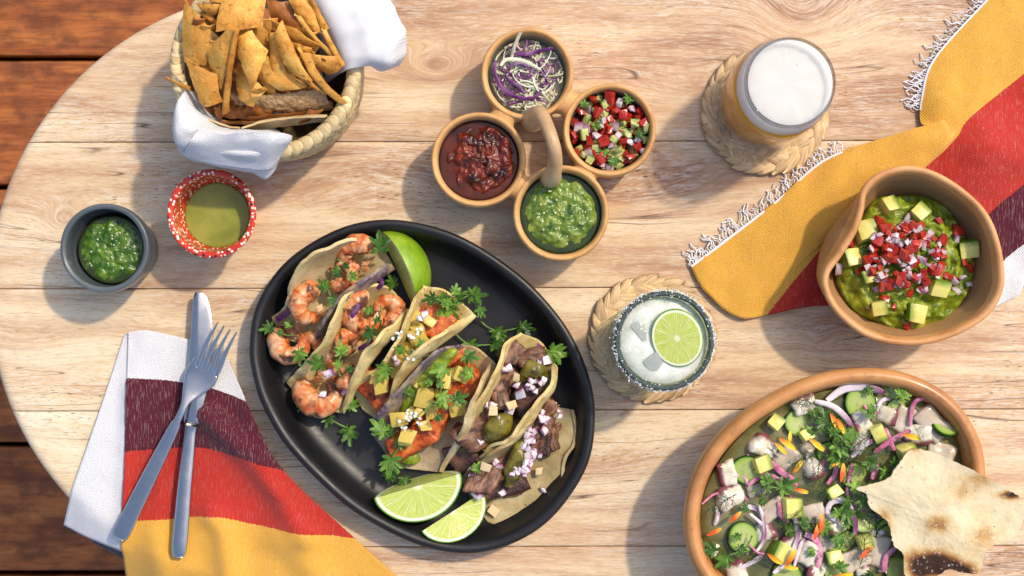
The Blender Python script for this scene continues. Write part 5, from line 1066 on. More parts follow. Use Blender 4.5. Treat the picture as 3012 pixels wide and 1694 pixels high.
# mashed avocado in the middle taco
def smear(fr, pts, w, zs, mat, name, label, cat):
    c = spline([P(fr, *p) for p in pts], 40); v, f = tube(c, [w * (.35 + .65 * math.sin(math.pi * (i + .5) / 40) ** .5) for i in range(40)], 14, flat=.6); v = [p + Vector((.0016 * nz(p, 170, 1), .0016 * nz(p, 170, 5), .0016 * nz(p, 200, 8))) for p in v]; return tag(obj(name, v, f, mat), label, cat)
smear('J', [(700, 490, .040), (640, 540, .042), (560, 640, .042), (460, 720, .040), (390, 830, .034), (330, 930, .028)], .0058, 0, GUAC, 'avocado_mash', 'mashed avocado along the purple wall of the middle taco', 'avocado')
smear('J', [(310, 1180, .020), (340, 1220, .020), (390, 1240, .018), (450, 1220, .016)], .0052, 0, GUAC, 'avocado_mash', 'dollop of green mash at the lower end of the middle taco', 'avocado')
# steak and chiles
ST = [dice_me('steak_piece', d, STEAK, k + 20, .24, .2, .16) for k, d in enumerate([(.022, .016, .014), (.019, .014, .013), (.026, .013, .012)])]; STD = [dice_me('steak_piece', d, STEAKD, k + 30, .16, .16, .12) for k, d in enumerate([(.026, .019, .013), (.03, .014, .013)])]
for u, v, z, k, rz, s, lb in [(450, 225, .040, 0, 60, .9, 'steak shred at the upper end of the steak taco'), (580, 235, .040, 1, 10, 1.05, 'steak piece beside the chile at the upper end of the steak taco'), (400, 410, .040, 2, 50, .95, 'seared steak piece in the middle of the steak taco'), (370, 490, .038, 1, 100, 1.1, 'steak piece left of the big onion pieces'), (255, 605, .032, 0, 80, .8, 'steak piece by the left wall of the steak taco'), (190, 745, .034, 0, 20, 1.25, 'thick steak chunk at the lower end of the steak taco'),
                          (660, 600, .030, 2, 40, .85, 'steak shred at the upper end of the open taco'), (640, 690, .030, 0, 80, .95, 'steak strip right of the onion line in the open taco'), (600, 830, .026, 2, 70, .8, 'steak strip in the middle of the open taco'), (690, 770, .020, 1, 110, .9, 'crisp steak edge at the right of the open taco'), (270, 1030, .030, 0, 60, 1.25, 'thick steak chunk at the lower end of the open taco'), (440, 1090, .018, 2, 10, .9, 'dark steak strip below the chile of the open taco'), (410, 865, .026, 1, 50, .95, 'steak piece by the left wall of the open taco'), (750, 690, .014, 1, 30, .5, 'small steak crumb on the flat of the open taco')]:
    tag(inst('steak_piece', ST[k], P('K', u, v, z - .005), (rnd.uniform(-.3, .3), rnd.uniform(-.3, .3), R(rz)), s), lb, 'steak', 'steak pieces in the tacos')
for u, v, z, k, rz, s, lb in [(150, 880, .016, 0, 20, 1.1, 'dark charred steak at the foot of the steak taco'), (240, 900, .012, 1, 10, 1.0, 'dark steak strip between the two right tacos'), (370, 1060, .014, 1, 15, 1.2, 'blackened strip under the chile of the open taco'), (530, 500, .030, 1, 60, 1.2, 'black charred skin beside the right wall of the steak taco'), (640, 800, .016, 0, 80, .8, 'dark crumbs of steak under the onion in the open taco'), (300, 640, .020, 0, 50, 1.2, 'dark steak deep in the steak taco'), (500, 330, .022, 0, 60, 1.2, 'dark steak deep at the upper end of the steak taco')]:
    tag(inst('steak_piece', STD[k], P('K', u, v, z), (rnd.uniform(-.2, .2), rnd.uniform(-.2, .2), R(rz)), s), lb, 'steak', 'steak pieces in the tacos')
def chile(fr, pts, rads, label, flat=.75):
    c = spline([P(fr, *p) for p in pts], 26); v, f = tube(c, spline([q_ for q_ in rads], 26), 18, flat=flat); v = [p + Vector((.0022 * nz(p, 110, 1), .0022 * nz(p, 110, 5), .0016 * nz(p, 170, 8))) for p in v]; tag(obj('roasted_chile', v, f, CHILE), label, 'chile', 'roasted green chiles in the tacos')
chile('K', [(505, 400, .036), (560, 340, .040), (620, 330, .040), (670, 370, .036)], [.002, .0078, .0074, .002], 'roasted green chile at the upper end of the steak taco'); chile('K', [(285, 800, .034), (330, 730, .040), (385, 670, .042), (440, 615, .036)], [.003, .0088, .0098, .002], 'blistered olive chile at the lower end of the steak taco')
chile('K', [(80, 855, .024), (150, 840, .026), (220, 830, .028), (290, 800, .030)], [.0015, .0028, .0026, .0012], 'thin strip of roasted chile hanging from the steak taco', .5); chile('K', [(430, 1065, .026), (455, 980, .032), (490, 880, .036), (525, 770, .036)], [.0045, .0072, .0066, .002], 'long roasted chile down the middle of the open taco')
OD = dices('onion_dice', (.0044, .0038, .0023), ONION, 5, jit=.26); GD = dices('garlic_chip', (.0070, .0062, .0022), PALE, 2, jit=.2)
small('onion_dice', OD, 'K', [(405, 318, .050), (430, 310, .050), (480, 425, .050, 1.2), (508, 475, .052, 1.7), (560, 440, .050), (575, 395, .050), (605, 400, .050), (600, 460, .048), (555, 425, .054), (585, 440, .054), (325, 555, .046, 1.2), (300, 560, .044), (440, 580, .046, 1.3), (425, 590, .044), (355, 640, .050), (680, 262, .044, 1.3), (625, 285, .046, .9), (635, 410, .046), (655, 400, .044), (255, 785, .040), (625, 175, .036)], 'diced red onion on the steak taco', 'onion', 'diced red onion on the steak taco', tilt=.7, dz=-.004)
ol = [(565, 705), (560, 745), (585, 755), (545, 780), (570, 790), (540, 810), (555, 830), (590, 790), (575, 850), (590, 880), (600, 845), (560, 880), (575, 905), (550, 915), (565, 940), (545, 950), (540, 975), (555, 970), (535, 1005), (490, 985), (475, 970), (455, 995), (505, 970), (640, 640), (660, 645), (680, 640), (665, 665), (650, 600), (660, 715), (720, 545), (755, 590), (765, 620), (345, 915), (370, 950), (335, 930), (345, 990), (190, 1005), (395, 1120), (215, 1130), (245, 1140), (635, 875), (650, 1100), (600, 720), (570, 770), (550, 760)]
small('onion_dice', OD, 'K', [(u, v, .043 - .00003 * abs(u - 560) if 440 < u < 700 and v < 1010 else (.016 if (u > 600 and v > 1050) else .024 if u > 700 else .034), rnd.uniform(.8, 1.2)) for u, v in ol], 'diced red onion on the open taco', 'onion', 'diced red onion on the open taco', tilt=.7, dz=-.003)
small('garlic_chip', GD, 'K', [(480, 370, .052), (330, 590, .048), (285, 950, .044), (628, 980, .016), (330, 1235, .013), (450, 550, .048)], 'square toasted garlic chip on a steak taco', 'garlic', 'garlic chips on the steak tacos', tilt=.4)
small('onion_dice', OD, 'I', [(485, 1245, .052, 1.5), (540, 1080, .050, 1.4), (560, 1090, .048)], 'red onion piece on the second taco', 'onion', 'red onion pieces on the shrimp taco'); small('onion_dice', OD, 'J', [(490, 240, .050, 1.3), (460, 275, .050, 1.3), (285, 550, .046), (300, 575, .044)], 'pale onion piece on the third taco', 'onion', 'onion pieces on the third taco')
for u0, pts in enumerate([[(130, 680, .020), (200, 640, .030), (260, 590, .036)], [(680, 690, .046), (730, 620, .050), (775, 545, .052)], [(640, 1240, .034), (680, 1180, .038), (700, 1120, .038)], [(760, 900, .040), (830, 860, .044), (870, 820, .044)], [(905, 440, .050), (940, 400, .056), (930, 360, .060)]]):
    ribbon_obj('cabbage_shred', spline([P('I', *p) for p in pts], 9), .004, .0009, CABP, ['purple cabbage shred at the lower end of the leftmost taco', 'purple cabbage shred beside the big charred shrimp', 'purple cabbage shred by the large curled shrimp', 'purple cabbage shred by the right wall of the second taco', 'thin cabbage shred curling up at the top of the second taco'][u0], 'cabbage', 'cabbage shreds in the shrimp tacos', .8)
# white coriander flowers
FLW = food('white_petal', [(.74, .74, .68), (.82, .82, .80)], 100, .5, 0, sss=.2, var=0)
fv, ff_ = [], []
for k in range(5):
    a = 2 * math.pi * k / 5; o_ = len(fv); d = Vector((math.cos(a), math.sin(a), .35)); s_ = Vector((-math.sin(a), math.cos(a), 0)); fv += [Vector((0, 0, 0)), d * .0012 + s_ * .0008, d * .0021, d * .0012 - s_ * .0008]; ff_.append((o_, o_ + 1, o_ + 2, o_ + 3))
flower_me = make_mesh('flower', fv, ff_, FLW)
def flowers(u, v, z, n, sp, label):
    e = empty('flower_cluster', P('J', u, v, z)); tag(e, label, 'flower', 'white coriander flowers on the tacos')
    pts = [Vector((rnd.gauss(0, sp), rnd.gauss(0, sp), rnd.uniform(.001, .005))) for _ in range(int(n * .62))]
    for p in pts: inst('flower', flower_me, p, (rnd.uniform(-.5, .5), rnd.uniform(-.5, .5), rnd.random() * 6), rnd.uniform(.55, .85), e)
    v_, f_ = merge(*[tube([Vector((0, 0, -.004)), p * .5, p], .0003, 3) for p in pts[:6]]); o = inst('stalks', make_mesh('stalks', v_, f_, STEM), (0, 0, 0), parent=e)
flowers(315, 385, .054, 16, .0030, 'white flower cluster at the left of the third taco'); flowers(385, 380, .054, 9, .0022, 'white flower cluster in the middle of the third taco'); flowers(465, 370, .054, 10, .0024, 'white flower cluster at the right of the third taco'); flowers(408, 525, .056, 6, .0018, 'small white flower cluster on the wall of the third taco')
flowers(400, 945, .054, 26, .0040, 'white flower cluster on the middle taco'); flowers(345, 1015, .046, 5, .0014, 'single white flower beside the lower chunk of the middle taco')
# cilantro on the platter and tacos
for fr, u, v, z, a, s, k, lb in [('I', 530, 440, .058, 140, 1.35, 0, 'cilantro sprig on the charred shrimp of the leftmost taco'), ('I', 700, 330, .060, 320, 1.0, 0, 'cilantro sprig on the upper shrimp of the leftmost taco'), ('I', 610, 290, .060, 220, .8, 2, 'single cilantro leaf on the upper shrimp'), ('I', 310, 900, .048, 280, 1.55, 2, 'large cilantro leaf on the lowest shrimp of the leftmost taco'), ('I', 110, 730, .030, 170, 1.15, 0, 'cilantro sprig hanging off the left end of the leftmost taco'), ('I', 925, 160, .040, 100, 1.5, 2, 'dark cilantro leaf at the top of the leftmost taco beside the lime'), ('I', 865, 740, .062, 260, 1.25, 0, 'cilantro sprig on the big charred shrimp'), ('I', 1040, 420, .020, 110, 1.2, 2, 'dark cilantro leaf under the standing lime wedge'),
    ('I', 630, 940, .056, 100, 1.1, 0, 'upright cilantro sprig in the middle of the second taco'), ('I', 500, 1010, .054, 170, 1.25, 2, 'cilantro leaf on the left wall of the second taco'), ('I', 345, 1310, .018, 250, 1.0, 2, 'cilantro leaf under the lower end of the second taco'),
    ('D', 430, 880, PF + .004, 300, 1.5, 1, 'cilantro sprig lying on the bare black platter'), ('D', 440, 800, PF + .012, 60, 1.0, 2, 'small cilantro leaf at the foot of the second taco'),
    ('J', 560, 130, .052, 180, 1.4, 0, 'pale cilantro sprig on the top corner of the third taco'), ('J', 690, 130, .046, 30, 1.4, 0, 'cilantro sprig pointing right on the third taco'), ('J', 800, 110, .036, 350, 1.55, 1, 'cilantro sprig hanging over the platter from the third taco'), ('J', 850, 200, .022, 310, 1.3, 2, 'dark cilantro leaf at the far tip of the third taco sprig'), ('J', 240, 600, .050, 220, 1.6, 2, 'dark cilantro leaf at the lower end of the third taco'), ('J', 350, 490, .054, 180, 1.3, 0, 'dark cilantro sprig among the flowers of the third taco'), ('J', 640, 620, .062, 200, 1.35, 2, 'light cilantro leaf near the top of the middle taco'), ('J', 760, 520, .060, 330, 1.35, 2, 'light cilantro leaf at the upper end of the middle taco'), ('J', 820, 650, .060, 190, 1.2, 2, 'cilantro leaf against the right wall of the middle taco'), ('J', 600, 790, .060, 300, 1.2, 0, 'cilantro sprig on the centre of the middle taco'), ('J', 690, 840, .060, 30, 1.6, 0, 'large cilantro sprig across the middle taco'), ('J', 365, 790, .050, 80, .7, 2, 'tiny cilantro leaf on the purple wall'),
    ('J', 220, 1060, .046, 150, 1.6, 2, 'dark cilantro leaf at the lower left of the middle taco'), ('J', 265, 1220, .034, 260, 1.7, 0, 'large cilantro sprig hanging over the platter from the middle taco'), ('J', 270, 1320, .020, 230, 1.5, 1, 'dark cilantro sprig on the platter below the middle taco'), ('J', 350, 1360, .018, 290, 1.2, 2, 'cilantro leaf above the large lime wedge'), ('J', 960, 450, PF + .004, 330, 1.6, 1, 'feathery cilantro sprig lying on the platter above the middle taco'), ('K', 330, 150, PF + .006, 320, 1.4, 2, 'cilantro leaf lying on the platter beside the steak taco'), ('K', 500, 50, PF + .005, 340, 1.5, 1, 'feathery cilantro sprig near the platter wall at the right'), ('K', 690, 200, .030, 320, 1.7, 2, 'dark cilantro leaf at the upper end of the steak taco'), ('K', 220, 980, .046, 70, .9, 2, 'small cilantro leaf on the steak of the open taco'), ]:
    sprig(fr, u, v, z - (.005 if z > .04 else 0), a, s * .95, lb, k)
# ------------------------------------------------------------------ guacamole
GO = [(1370, 600), (1420, 480), (1475, 400), (1560, 275), (1650, 250), (1800, 258), (1930, 320), (1985, 430), (2040, 500), (2065, 620), (2045, 720), (1970, 850), (1850, 930), (1700, 950), (1550, 905), (1425, 830), (1378, 720)]
gol = ccw(even([P('F', u, v, .034) for u, v in GO], 140)); gm = sum(gol, Vector()) / 140; v = []; nr = 46
for i in range(1, nr + 1):
    t = i / nr
    for p in gol:
        q_ = gm.lerp(p, t * 1.05 * (1 + .03 * nz(p, 60, 3))); bmp = .0052 * nz(q_, 80, 4) + .0032 * abs(nz(q_, 170, 9)) * 2 + .0014 * nz(q_, 340, 2); v.append(Vector((q_.x, q_.y, .032 + .012 * (1 - t ** 3) + bmp * (1 if t < .97 else .4) - (.010 if i == nr else 0))))
f = grid_faces(nr, 140, cv=True); v.append(Vector((gm.x, gm.y, .044))); f += [(len(v) - 1, k, (k + 1) % 140) for k in range(140)]
tag(obj('guacamole', v, f, GUAC), 'mound of chunky mashed guacamole in the kidney-shaped bowl', 'guacamole')
AVC = dices('avocado_cube', (.0135, .0130, .0120), AVO, 5, jit=.09, bev=.10)
for i, (u, v, s, rz, lb) in enumerate([(1625, 297, 1.0, 20, 'avocado cube at the top left of the guacamole'), (1785, 338, .95, 40, 'avocado cube at the top right of the guacamole'), (1497, 432, 1.0, 15, 'avocado cube at the upper left edge of the guacamole'), (2043, 525, .9, 100, 'green avocado cube at the right edge of the guacamole'), (1517, 672, .85, 200, 'green-sided avocado cube at the left of the guacamole'), (1885, 735, 1.15, 75, 'largest avocado cube at the lower right of the guacamole'), (1567, 843, .9, 10, 'avocado cube at the lower left of the guacamole'), (1765, 872, .95, 170, 'avocado cube at the bottom of the guacamole'), (1415, 580, .85, 190, 'dark green avocado cube at the left edge of the guacamole')]):
    tag(inst('avocado_cube', AVC[i % 5], P('F', u, v, .050 - .012 * (((u - 1715) / 350) ** 2 + ((v - 600) / 350) ** 2)), (rnd.uniform(-.3, .3), rnd.uniform(-.3, .3), R(rz)), s), lb, 'avocado', 'avocado cubes on the guacamole')
TD = dices('tomato_dice', (.0056, .0046, .0038), TOM, 5, jit=.28) + dices('tomato_dice', (.0056, .0048, .004), TOMD, 3, jit=.28); OD2 = dices('onion_dice', (.0050, .0034, .0020), OJU, 5, jit=.25)
tl_, ol_ = [], []
for k in range(150):
    a = rnd.uniform(0, 6.28); d = 205 * math.sqrt(rnd.random()); u, v = 1705 + d * 1.0 * math.cos(a), 575 + d * .95 * math.sin(a); (tl_ if rnd.random() < .62 else ol_).append((u, v, .050 + .008 * (1 - (d / 205) ** 2) + rnd.uniform(-.002, .002), rnd.uniform(.8, 1.2)))
for u, v in [(1575, 400), (1885, 378), (1910, 480), (1475, 640), (1460, 655), (1500, 610), (1905, 560), (2055, 630), (2020, 595), (1920, 670), (1970, 690), (1940, 680), (1720, 935), (1650, 830), (1600, 790), (1790, 400), (1990, 430), (1415, 500), (1570, 380)]: tl_.append((u, v, .044 - .009 * (((u - 1715) / 350) ** 2 + ((v - 600) / 350) ** 2) + .003, rnd.uniform(.9, 1.25)))
for u, v in [(1720, 360), (1700, 400), (1640, 470), (1910, 555), (1970, 700), (2010, 680), (2050, 720), (1975, 750), (1560, 740), (1510, 840), (1355, 640), (1500, 580), (1780, 690), (1980, 480)]: ol_.append((u, v, .045 - .009 * (((u - 1715) / 350) ** 2 + ((v - 600) / 350) ** 2) + .003, rnd.uniform(.9, 1.3)))
small('tomato_dice', TD, 'F', tl_, 'small diced tomato on the guacamole', 'tomato', 'diced tomato on the guacamole', tilt=.7); small('onion_dice', OD2, 'F', ol_, 'small diced red onion on the guacamole', 'onion', 'diced red onion on the guacamole', tilt=.7)
# ------------------------------------------------------------------ ceviche
bz_ = .0585
v, f = rings([ring_at(cvo, d, bz_ - dz_) for d, dz_ in ((.0150, .003), (.0150, 0), (.03, 0), (.06, 0), (.085, 0))]); v = [p + Vector((0, 0, .0003 * nz(p, 60, 3))) for p in v]
tag(obj('broth', v, f, BROTH), 'cloudy lime broth filling the oval ceviche bowl', 'broth')
def slice_me(r_, t, seed):
    v, f, rad, ang = [], [], [], []; n = 40; rs = [0, .2, .45, .7, .85, .93, .975, 1.0]
    for z in (t / 2, -t / 2):
        o_ = len(v)
        for q_ in rs:
            for k in range(n): a = 2 * math.pi * k / n; w = r_ * q_ * (1 + .03 * math.sin(3 * a + seed)); v.append(Vector((w * math.cos(a), w * math.sin(a), z * (1 if q_ < .98 else .7) + .0006 * math.sin(a + seed) * q_))); rad.append(q_); ang.append(a)
        f += grid_faces(len(rs), n, o_, cv=True, flip=z < 0)
    a0 = (len(rs) - 1) * n; b0 = len(rs) * n + a0; f += [(a0 + k, b0 + k, b0 + (k + 1) % n, a0 + (k + 1) % n) for k in range(n)]
    return make_mesh('cucumber_slice', v, f, CSLICE, attrs=dict(rad=rad, ang=ang))
CS = [sharp(slice_me(.0128, .0034, k), 50) for k in (1, 5)]
for i, (u, v, s, tx, ty, dz_, lb) in enumerate([(1300, 285, 1.02, .06, -.05, .001, 'large cucumber slice at the top of the ceviche'), (885, 420, .88, -.1, .1, .0012, 'cucumber slice at the upper left half under an avocado cube'), (540, 735, .92, .1, .12, .0025, 'cucumber slice at the left beside an avocado cube'), (515, 1190, 1.0, .05, .05, .0030, 'round cucumber slice at the lower left of the ceviche'), (1870, 435, .95, .5, -.65, .002, 'dark cucumber slice leaning on the right wall of the bowl'), (1262, 775, .92, -.12, .3, .0012, 'cucumber slice in the middle under a salmon-pink onion'), (1322, 1065, .90, .1, -.35, .0015, 'cucumber slice beside the white onion loop'), (805, 1452, 1.0, .1, 0, .0015, 'cucumber slice cut off by the bottom of the picture'), (1510, 205, .7, .2, -.2, .0003, 'cucumber slice mostly sunk at the top right of the broth'), (945, 1100, .6, .5, .2, .001, 'small tilted cucumber slice under the dill'), (1545, 1400, .8, .2, .2, .001, 'cucumber slice at the bottom beside the tostada'), (1470, 1120, .7, .2, .4, .0, 'dark cucumber slice beneath the tostada edge'), (1150, 1420, .9, -.1, .2, .001, 'cucumber slice under the herbs at the bottom middle')]):
    tag(inst('cucumber_slice', CS[i % 2], P('G', u, v, bz_ + dz_), (tx, ty, rnd.random() * 6), s), lb, 'cucumber', 'cucumber slices in the ceviche')
OC = [dice_me('octopus_piece', d, OCTO, k + 50, .2, .36, .14) for k, d in enumerate([(.019, .016, .010), (.023, .018, .011), (.017, .016, .010)])]; FI = [dice_me('fish_piece', d, FISH, k + 60, .15, .25, .12) for k, d in enumerate([(.022, .015, .007), (.018, .014, .007)])]
for i, (u, v, s, rz, lb) in enumerate([(915, 290, .95, 20, 'white octopus piece at the upper left of the ceviche'), (640, 575, 1.0, -25, 'octopus piece with dark red skin at the left'), (990, 735, 1.12, 200, 'big white octopus piece in the middle of the ceviche'), (1275, 535, .95, 60, 'octopus piece with a round white face right of centre'), (1305, 415, .9, 120, 'octopus piece below the large cucumber slice'), (1490, 370, 1.0, 250, 'octopus slice with a sucker at the upper right'), (400, 765, .9, 100, 'octopus piece at the left wall above the pale one'), (415, 920, 1.05, 30, 'pale octopus piece at the far left'), (668, 1150, 1.05, 290, 'white octopus piece beside the lower cucumber slice'), (1690, 505, 1.05, 180, 'octopus piece above the tostada corner'), (1000, 1420, .95, 80, 'octopus piece at the bottom middle'), (1315, 1410, .8, 10, 'small white octopus piece at the bottom right'), (830, 1210, .9, 40, 'octopus piece under the long onion strip'), (1120, 1110, .9, 140, 'pinkish octopus piece inside the onion loop'), (470, 1410, 1.1, 10, 'pink octopus piece at the bottom left edge'), (310, 1270, .5, 60, 'tiny octopus tip at the lower left wall'), (940, 1300, 1.0, 80, 'dark-skinned octopus piece at the bottom'), (1600, 620, .7, 20, 'octopus piece hidden by the tostada corner')]):
    tag(inst('octopus_piece', OC[i % 3], P('G', u, v, bz_ + .0004), (rnd.uniform(-.3, .3), rnd.uniform(-.3, .3), R(rz)), s * .92), lb, 'octopus', 'octopus pieces in the ceviche')
for i, (u, v, s, rz, lb) in enumerate([(790, 660, 1.0, 40, 'translucent fish piece left of centre'), (1780, 430, 1.5, 130, 'long translucent fish piece near the right wall'), (1580, 400, 1.0, 60, 'bluish fish piece beside the octopus slice'), (1260, 1330, 1.3, 20, 'translucent fish piece at the bottom right'), (1420, 1290, 1.1, 80, 'pale fish piece beside the tostada'), (950, 1030, 1.3, 10, 'pinkish fish piece right of the centre avocado cube'), (1850, 620, 1.0, 160, 'beige fish piece behind the tostada'), (700, 1000, 1.2, 30, 'pale sunken fish piece at the left middle'), (1050, 1210, .9, 120, 'blue-grey fish piece under the petals'), (600, 860, .8, 15, 'thin fish piece under the cilantro'), (1400, 1110, .9, 80, 'fish piece right of the tilted cucumber slice')]):
    tag(inst('fish_piece', FI[i % 2], P('G', u, v, bz_ + .0003), (rnd.uniform(-.15, .15), rnd.uniform(-.15, .15), R(rz)), s), lb, 'fish', 'fish pieces in the ceviche')
for i, (u, v, s, rz, lb) in enumerate([(945, 500, 1.0, 30, 'avocado cube on the upper left cucumber slice'), (640, 695, 1.1, 20, 'avocado cube on the left cucumber slice'), (840, 985, 1.05, 5, 'avocado cube pierced by the long onion strip'), (760, 1285, 1.0, 150, 'green-topped avocado cube at the lower middle'), (1425, 490, 1.0, -60, 'avocado cube right of centre near the top'), (1335, 1215, 1.1, 15, 'avocado cube beside the petal at the lower right'), (1122, 1325, 1.0, 190, 'avocado cube at the bottom middle'), (1620, 612, .95, 30, 'avocado cube at the tostada corner'), (740, 415, .8, 50, 'pale avocado cube sunk at the upper left'), (1120, 885, .9, 210, 'avocado cube with green skin in the middle')]):
    tag(inst('avocado_cube', AVC[i % 5], P('G', u, v, bz_ + .0052), (rnd.uniform(-.35, .35), rnd.uniform(-.35, .35), R(rz)), (s * .9, s * rnd.uniform(.75, .95), s * .85)), lb, 'avocado', 'avocado cubes in the ceviche')
OSL = M('onion_sliver'); at = OSL.n('SeparateXYZ', None, Vector=OSL.n('TexCoord').outputs['Generated']).outputs[1]; OSLM = ONION
strips = [([(1080, 270), (1200, 190), (1350, 180), (1460, 215)], .0065, 0, 'wide purple-edged onion strip along the top of the ceviche'), ([(1000, 275), (1120, 310), (1210, 390), (1255, 465)], .0050, 0, 'arched onion strip below the top cucumber'), ([(1640, 440), (1650, 330), (1680, 270), (1735, 260)], .0036, 1, 'hooked purple onion strip at the upper right'), ([(1245, 650), (1310, 585), (1400, 530)], .0045, 0, 'straight onion strip right of centre'), ([(1470, 455), (1500, 530), (1530, 605)], .0040, 1, 'pink onion strip crossing another at the right'), ([(1400, 620), (1500, 545), (1640, 470)], .0046, 1, 'long pink onion strip at the right'), ([(550, 840), (620, 790), (690, 775), (760, 800)], .0040, 1, 'pink onion arc below the left cucumber slice'),
          ([(700, 680), (760, 740), (840, 800), (870, 850)], .0052, 1, 'pale pink onion strip left of the big octopus piece'), ([(240, 965), (320, 900), (400, 900), (450, 970)], .0020, 1, 'thin onion arc touching the left wall of the bowl'), ([(560, 1030), (630, 1090), (660, 1130), (650, 1220), (600, 1290)], .0030, 0, 'onion sliver looping over the lower octopus piece'), ([(620, 975), (650, 1060), (655, 1150)], .0030, 0, 'short onion sliver above the lower octopus piece'), ([(850, 970), (870, 1080), (880, 1190), (850, 1280), (800, 1370)], .0038, 0, 'long white onion strip running down from the centre avocado cube'), ([(1145, 1080), (1085, 1030), (1110, 955), (1190, 945), (1240, 1000), (1270, 1100), (1265, 1170)], .0048, 0, 'large white onion loop right of centre'),
          ([(930, 1170), (1000, 1200), (1030, 1300), (1015, 1390)], .0056, 1, 'pink onion strip at the bottom middle'), ([(1460, 1420), (1480, 1320), (1545, 1255)], .0050, 1, 'purple onion strip beside the tostada at the bottom'), ([(1215, 905), (1230, 790), (1250, 690)], .0036, 1, 'salmon-pink onion strip on the middle cucumber slice'), ([(755, 950), (770, 1040), (820, 1090)], .0040, 1, 'pink onion strip left of the centre avocado cube'), ([(490, 1400), (620, 1330), (650, 1280)], .0040, 0, 'onion strip under the lower cucumber slice'), ([(1385, 800), (1400, 750), (1420, 700)], .0046, 1, 'short violet onion strip beside the tostada'), ([(560, 1240), (610, 1290), (660, 1300)], .0020, 1, 'tiny onion curl on the lower cucumber slice'), ([(860, 1380), (900, 1250), (930, 1200)], .0034, 0, 'onion strip beside the dark octopus piece'), ([(720, 1430), (790, 1370), (840, 1300)], .0040, 0, 'onion strip under the bottom petals'), ([(1080, 830), (1130, 770), (1140, 700)], .0036, 1, 'mauve onion strip right of the big octopus piece'), ([(1070, 600), (1110, 640), (1190, 640)], .0040, 1, 'pink onion piece under the dill')]
for pts, w, k, lb in strips: ribbon_obj('onion_strip', spline([P('G', u, v, bz_ + .0062 + .0008 * math.sin(u)) for u, v in pts], 22), w, .0016, PONION if k else OSLM, lb, 'onion', 'onion strips in the ceviche', .35)
for k in range(40):
    while True:
        u, v = rnd.uniform(300, 1500), rnd.uniform(250, 1440)
        du, dv = u - cvc[0], v - cvc[1]
        if 1.0e-6 * du * du + 2 * 2.34e-7 * du * dv + 1.385e-6 * dv * dv < .62: break
    h = rnd.uniform(0, 6.28); l = rnd.uniform(60, 130); cv_ = rnd.uniform(-1.2, 1.2); pts = [(u + l * t * math.cos(h + cv_ * t), v + l * t * math.sin(h + cv_ * t)) for t in (-.5, -.2, .2, .5)]
    ribbon_obj('onion_strip', spline([P('G', a_, b_, bz_ + .003 + .0012 * math.sin(a_)) for a_, b_ in pts], 14), rnd.uniform(.0022, .0042), .0014, PONION if k % 3 else OSLM, 'short pink onion sliver half sunk in the ceviche broth' if k % 3 else 'short pale onion sliver half sunk in the ceviche broth', 'onion', 'sunken pink onion slivers' if k % 3 else 'sunken pale onion slivers', .5)
    if k < 14: tag(inst('dill_frond', DILLS[k % 3], P('G', u + 60, v - 40, bz_ + .006), (rnd.uniform(-.2, .2), rnd.uniform(-.2, .2), h), rnd.uniform(.7, 1.0)), 'small loose dill frond floating among the ceviche pieces', 'dill', 'loose dill fronds in the ceviche')
    if k < 9: tag(inst('cucumber_slice', CS[k % 2], P('G', u + 90, v + 70, bz_ - .0002), (rnd.uniform(-.25, .25), rnd.uniform(-.25, .25), h), rnd.uniform(.6, .85)), 'cucumber slice half sunk among the ceviche pieces', 'cucumber', 'half sunk cucumber slices')
    if k < 12: sprig('G', u - 70, v - 60, bz_ + .0075, math.degrees(h), rnd.uniform(.7, 1.1), 'loose cilantro leaf lying among the ceviche pieces', 2, group='loose cilantro leaves in the ceviche')
    if k < 10: tag(inst('fish_piece', FI[k % 2], P('G', u - 50, v + 30, bz_ - .0012), (rnd.uniform(-.2, .2), rnd.uniform(-.2, .2), h * 2), rnd.uniform(.6, .9)), 'small pale fish scrap just under the ceviche broth surface', 'fish', 'sunken fish scraps')
pv = []; n = 9
for i in range(n):
    t = i / (n - 1); w = .0019 * math.sin(math.pi * (t * .86 + .10)) ** .8
    for s_ in (-1, 0, 1): pv.append(Vector((.013 * (t - .5), s_ * w, .0012 * math.sin(t * 3) + .0006 * abs(s_))))
petal_me = make_mesh('petal', pv, grid_faces(n, 3, flip=True), PETAL)
for u, v, a, s, lb in [(1130, 410, -65, 1.15, 'orange petal with a yellow end above centre'), (1165, 440, -60, 1.1, 'second orange petal above centre'), (810, 560, -35, 1.2, 'orange petal below the left octopus piece'), (770, 590, -45, 1.0, 'yellow-orange petal beside it at the left'), (1010, 565, -40, 1.15, 'orange petal below the upper avocado cube'), (880, 712, 55, 1.0, 'thin yellow petal left of the big octopus piece'), (905, 875, -15, .95, 'yellow petal above the centre avocado cube'), (460, 1050, 40, .95, 'orange petal at the far left'), (318, 1150, 25, 1.0, 'drifting orange petal near the left wall'), (1010, 1145, 70, 1.15, 'upright orange petal left of the onion loop'), (1040, 1095, 85, 1.15, 'upright yellow petal left of the onion loop'), (730, 1330, -35, 1.15, 'yellow-tipped petal at the bottom left of the avocado cube'), (835, 1320, 60, 1.2, 'bright orange petal at the bottom'), (838, 1390, -8, .9, 'flat yellow petal at the bottom'), (1342, 1290, 40, 1.1, 'orange petal on the lower right avocado cube'), (1645, 508, -15, 1.15, 'yellow petal beside the tostada corner'), (1180, 755, 80, 1.15, 'narrow yellow petal on the middle cucumber'), (1135, 697, 20, .6, 'short red-orange petal near the middle'), (1185, 1440, 5, 1.3, 'yellow petal at the bottom edge'), (830, 520, 85, .8, 'red-orange petal at the upper left')]:
    tag(inst('petal', petal_me, P('G', u, v, bz_ + .0125), (rnd.uniform(-.3, .3), rnd.uniform(-.15, .15), R(a + 180)), s), lb, 'petal', 'marigold petals on the ceviche')
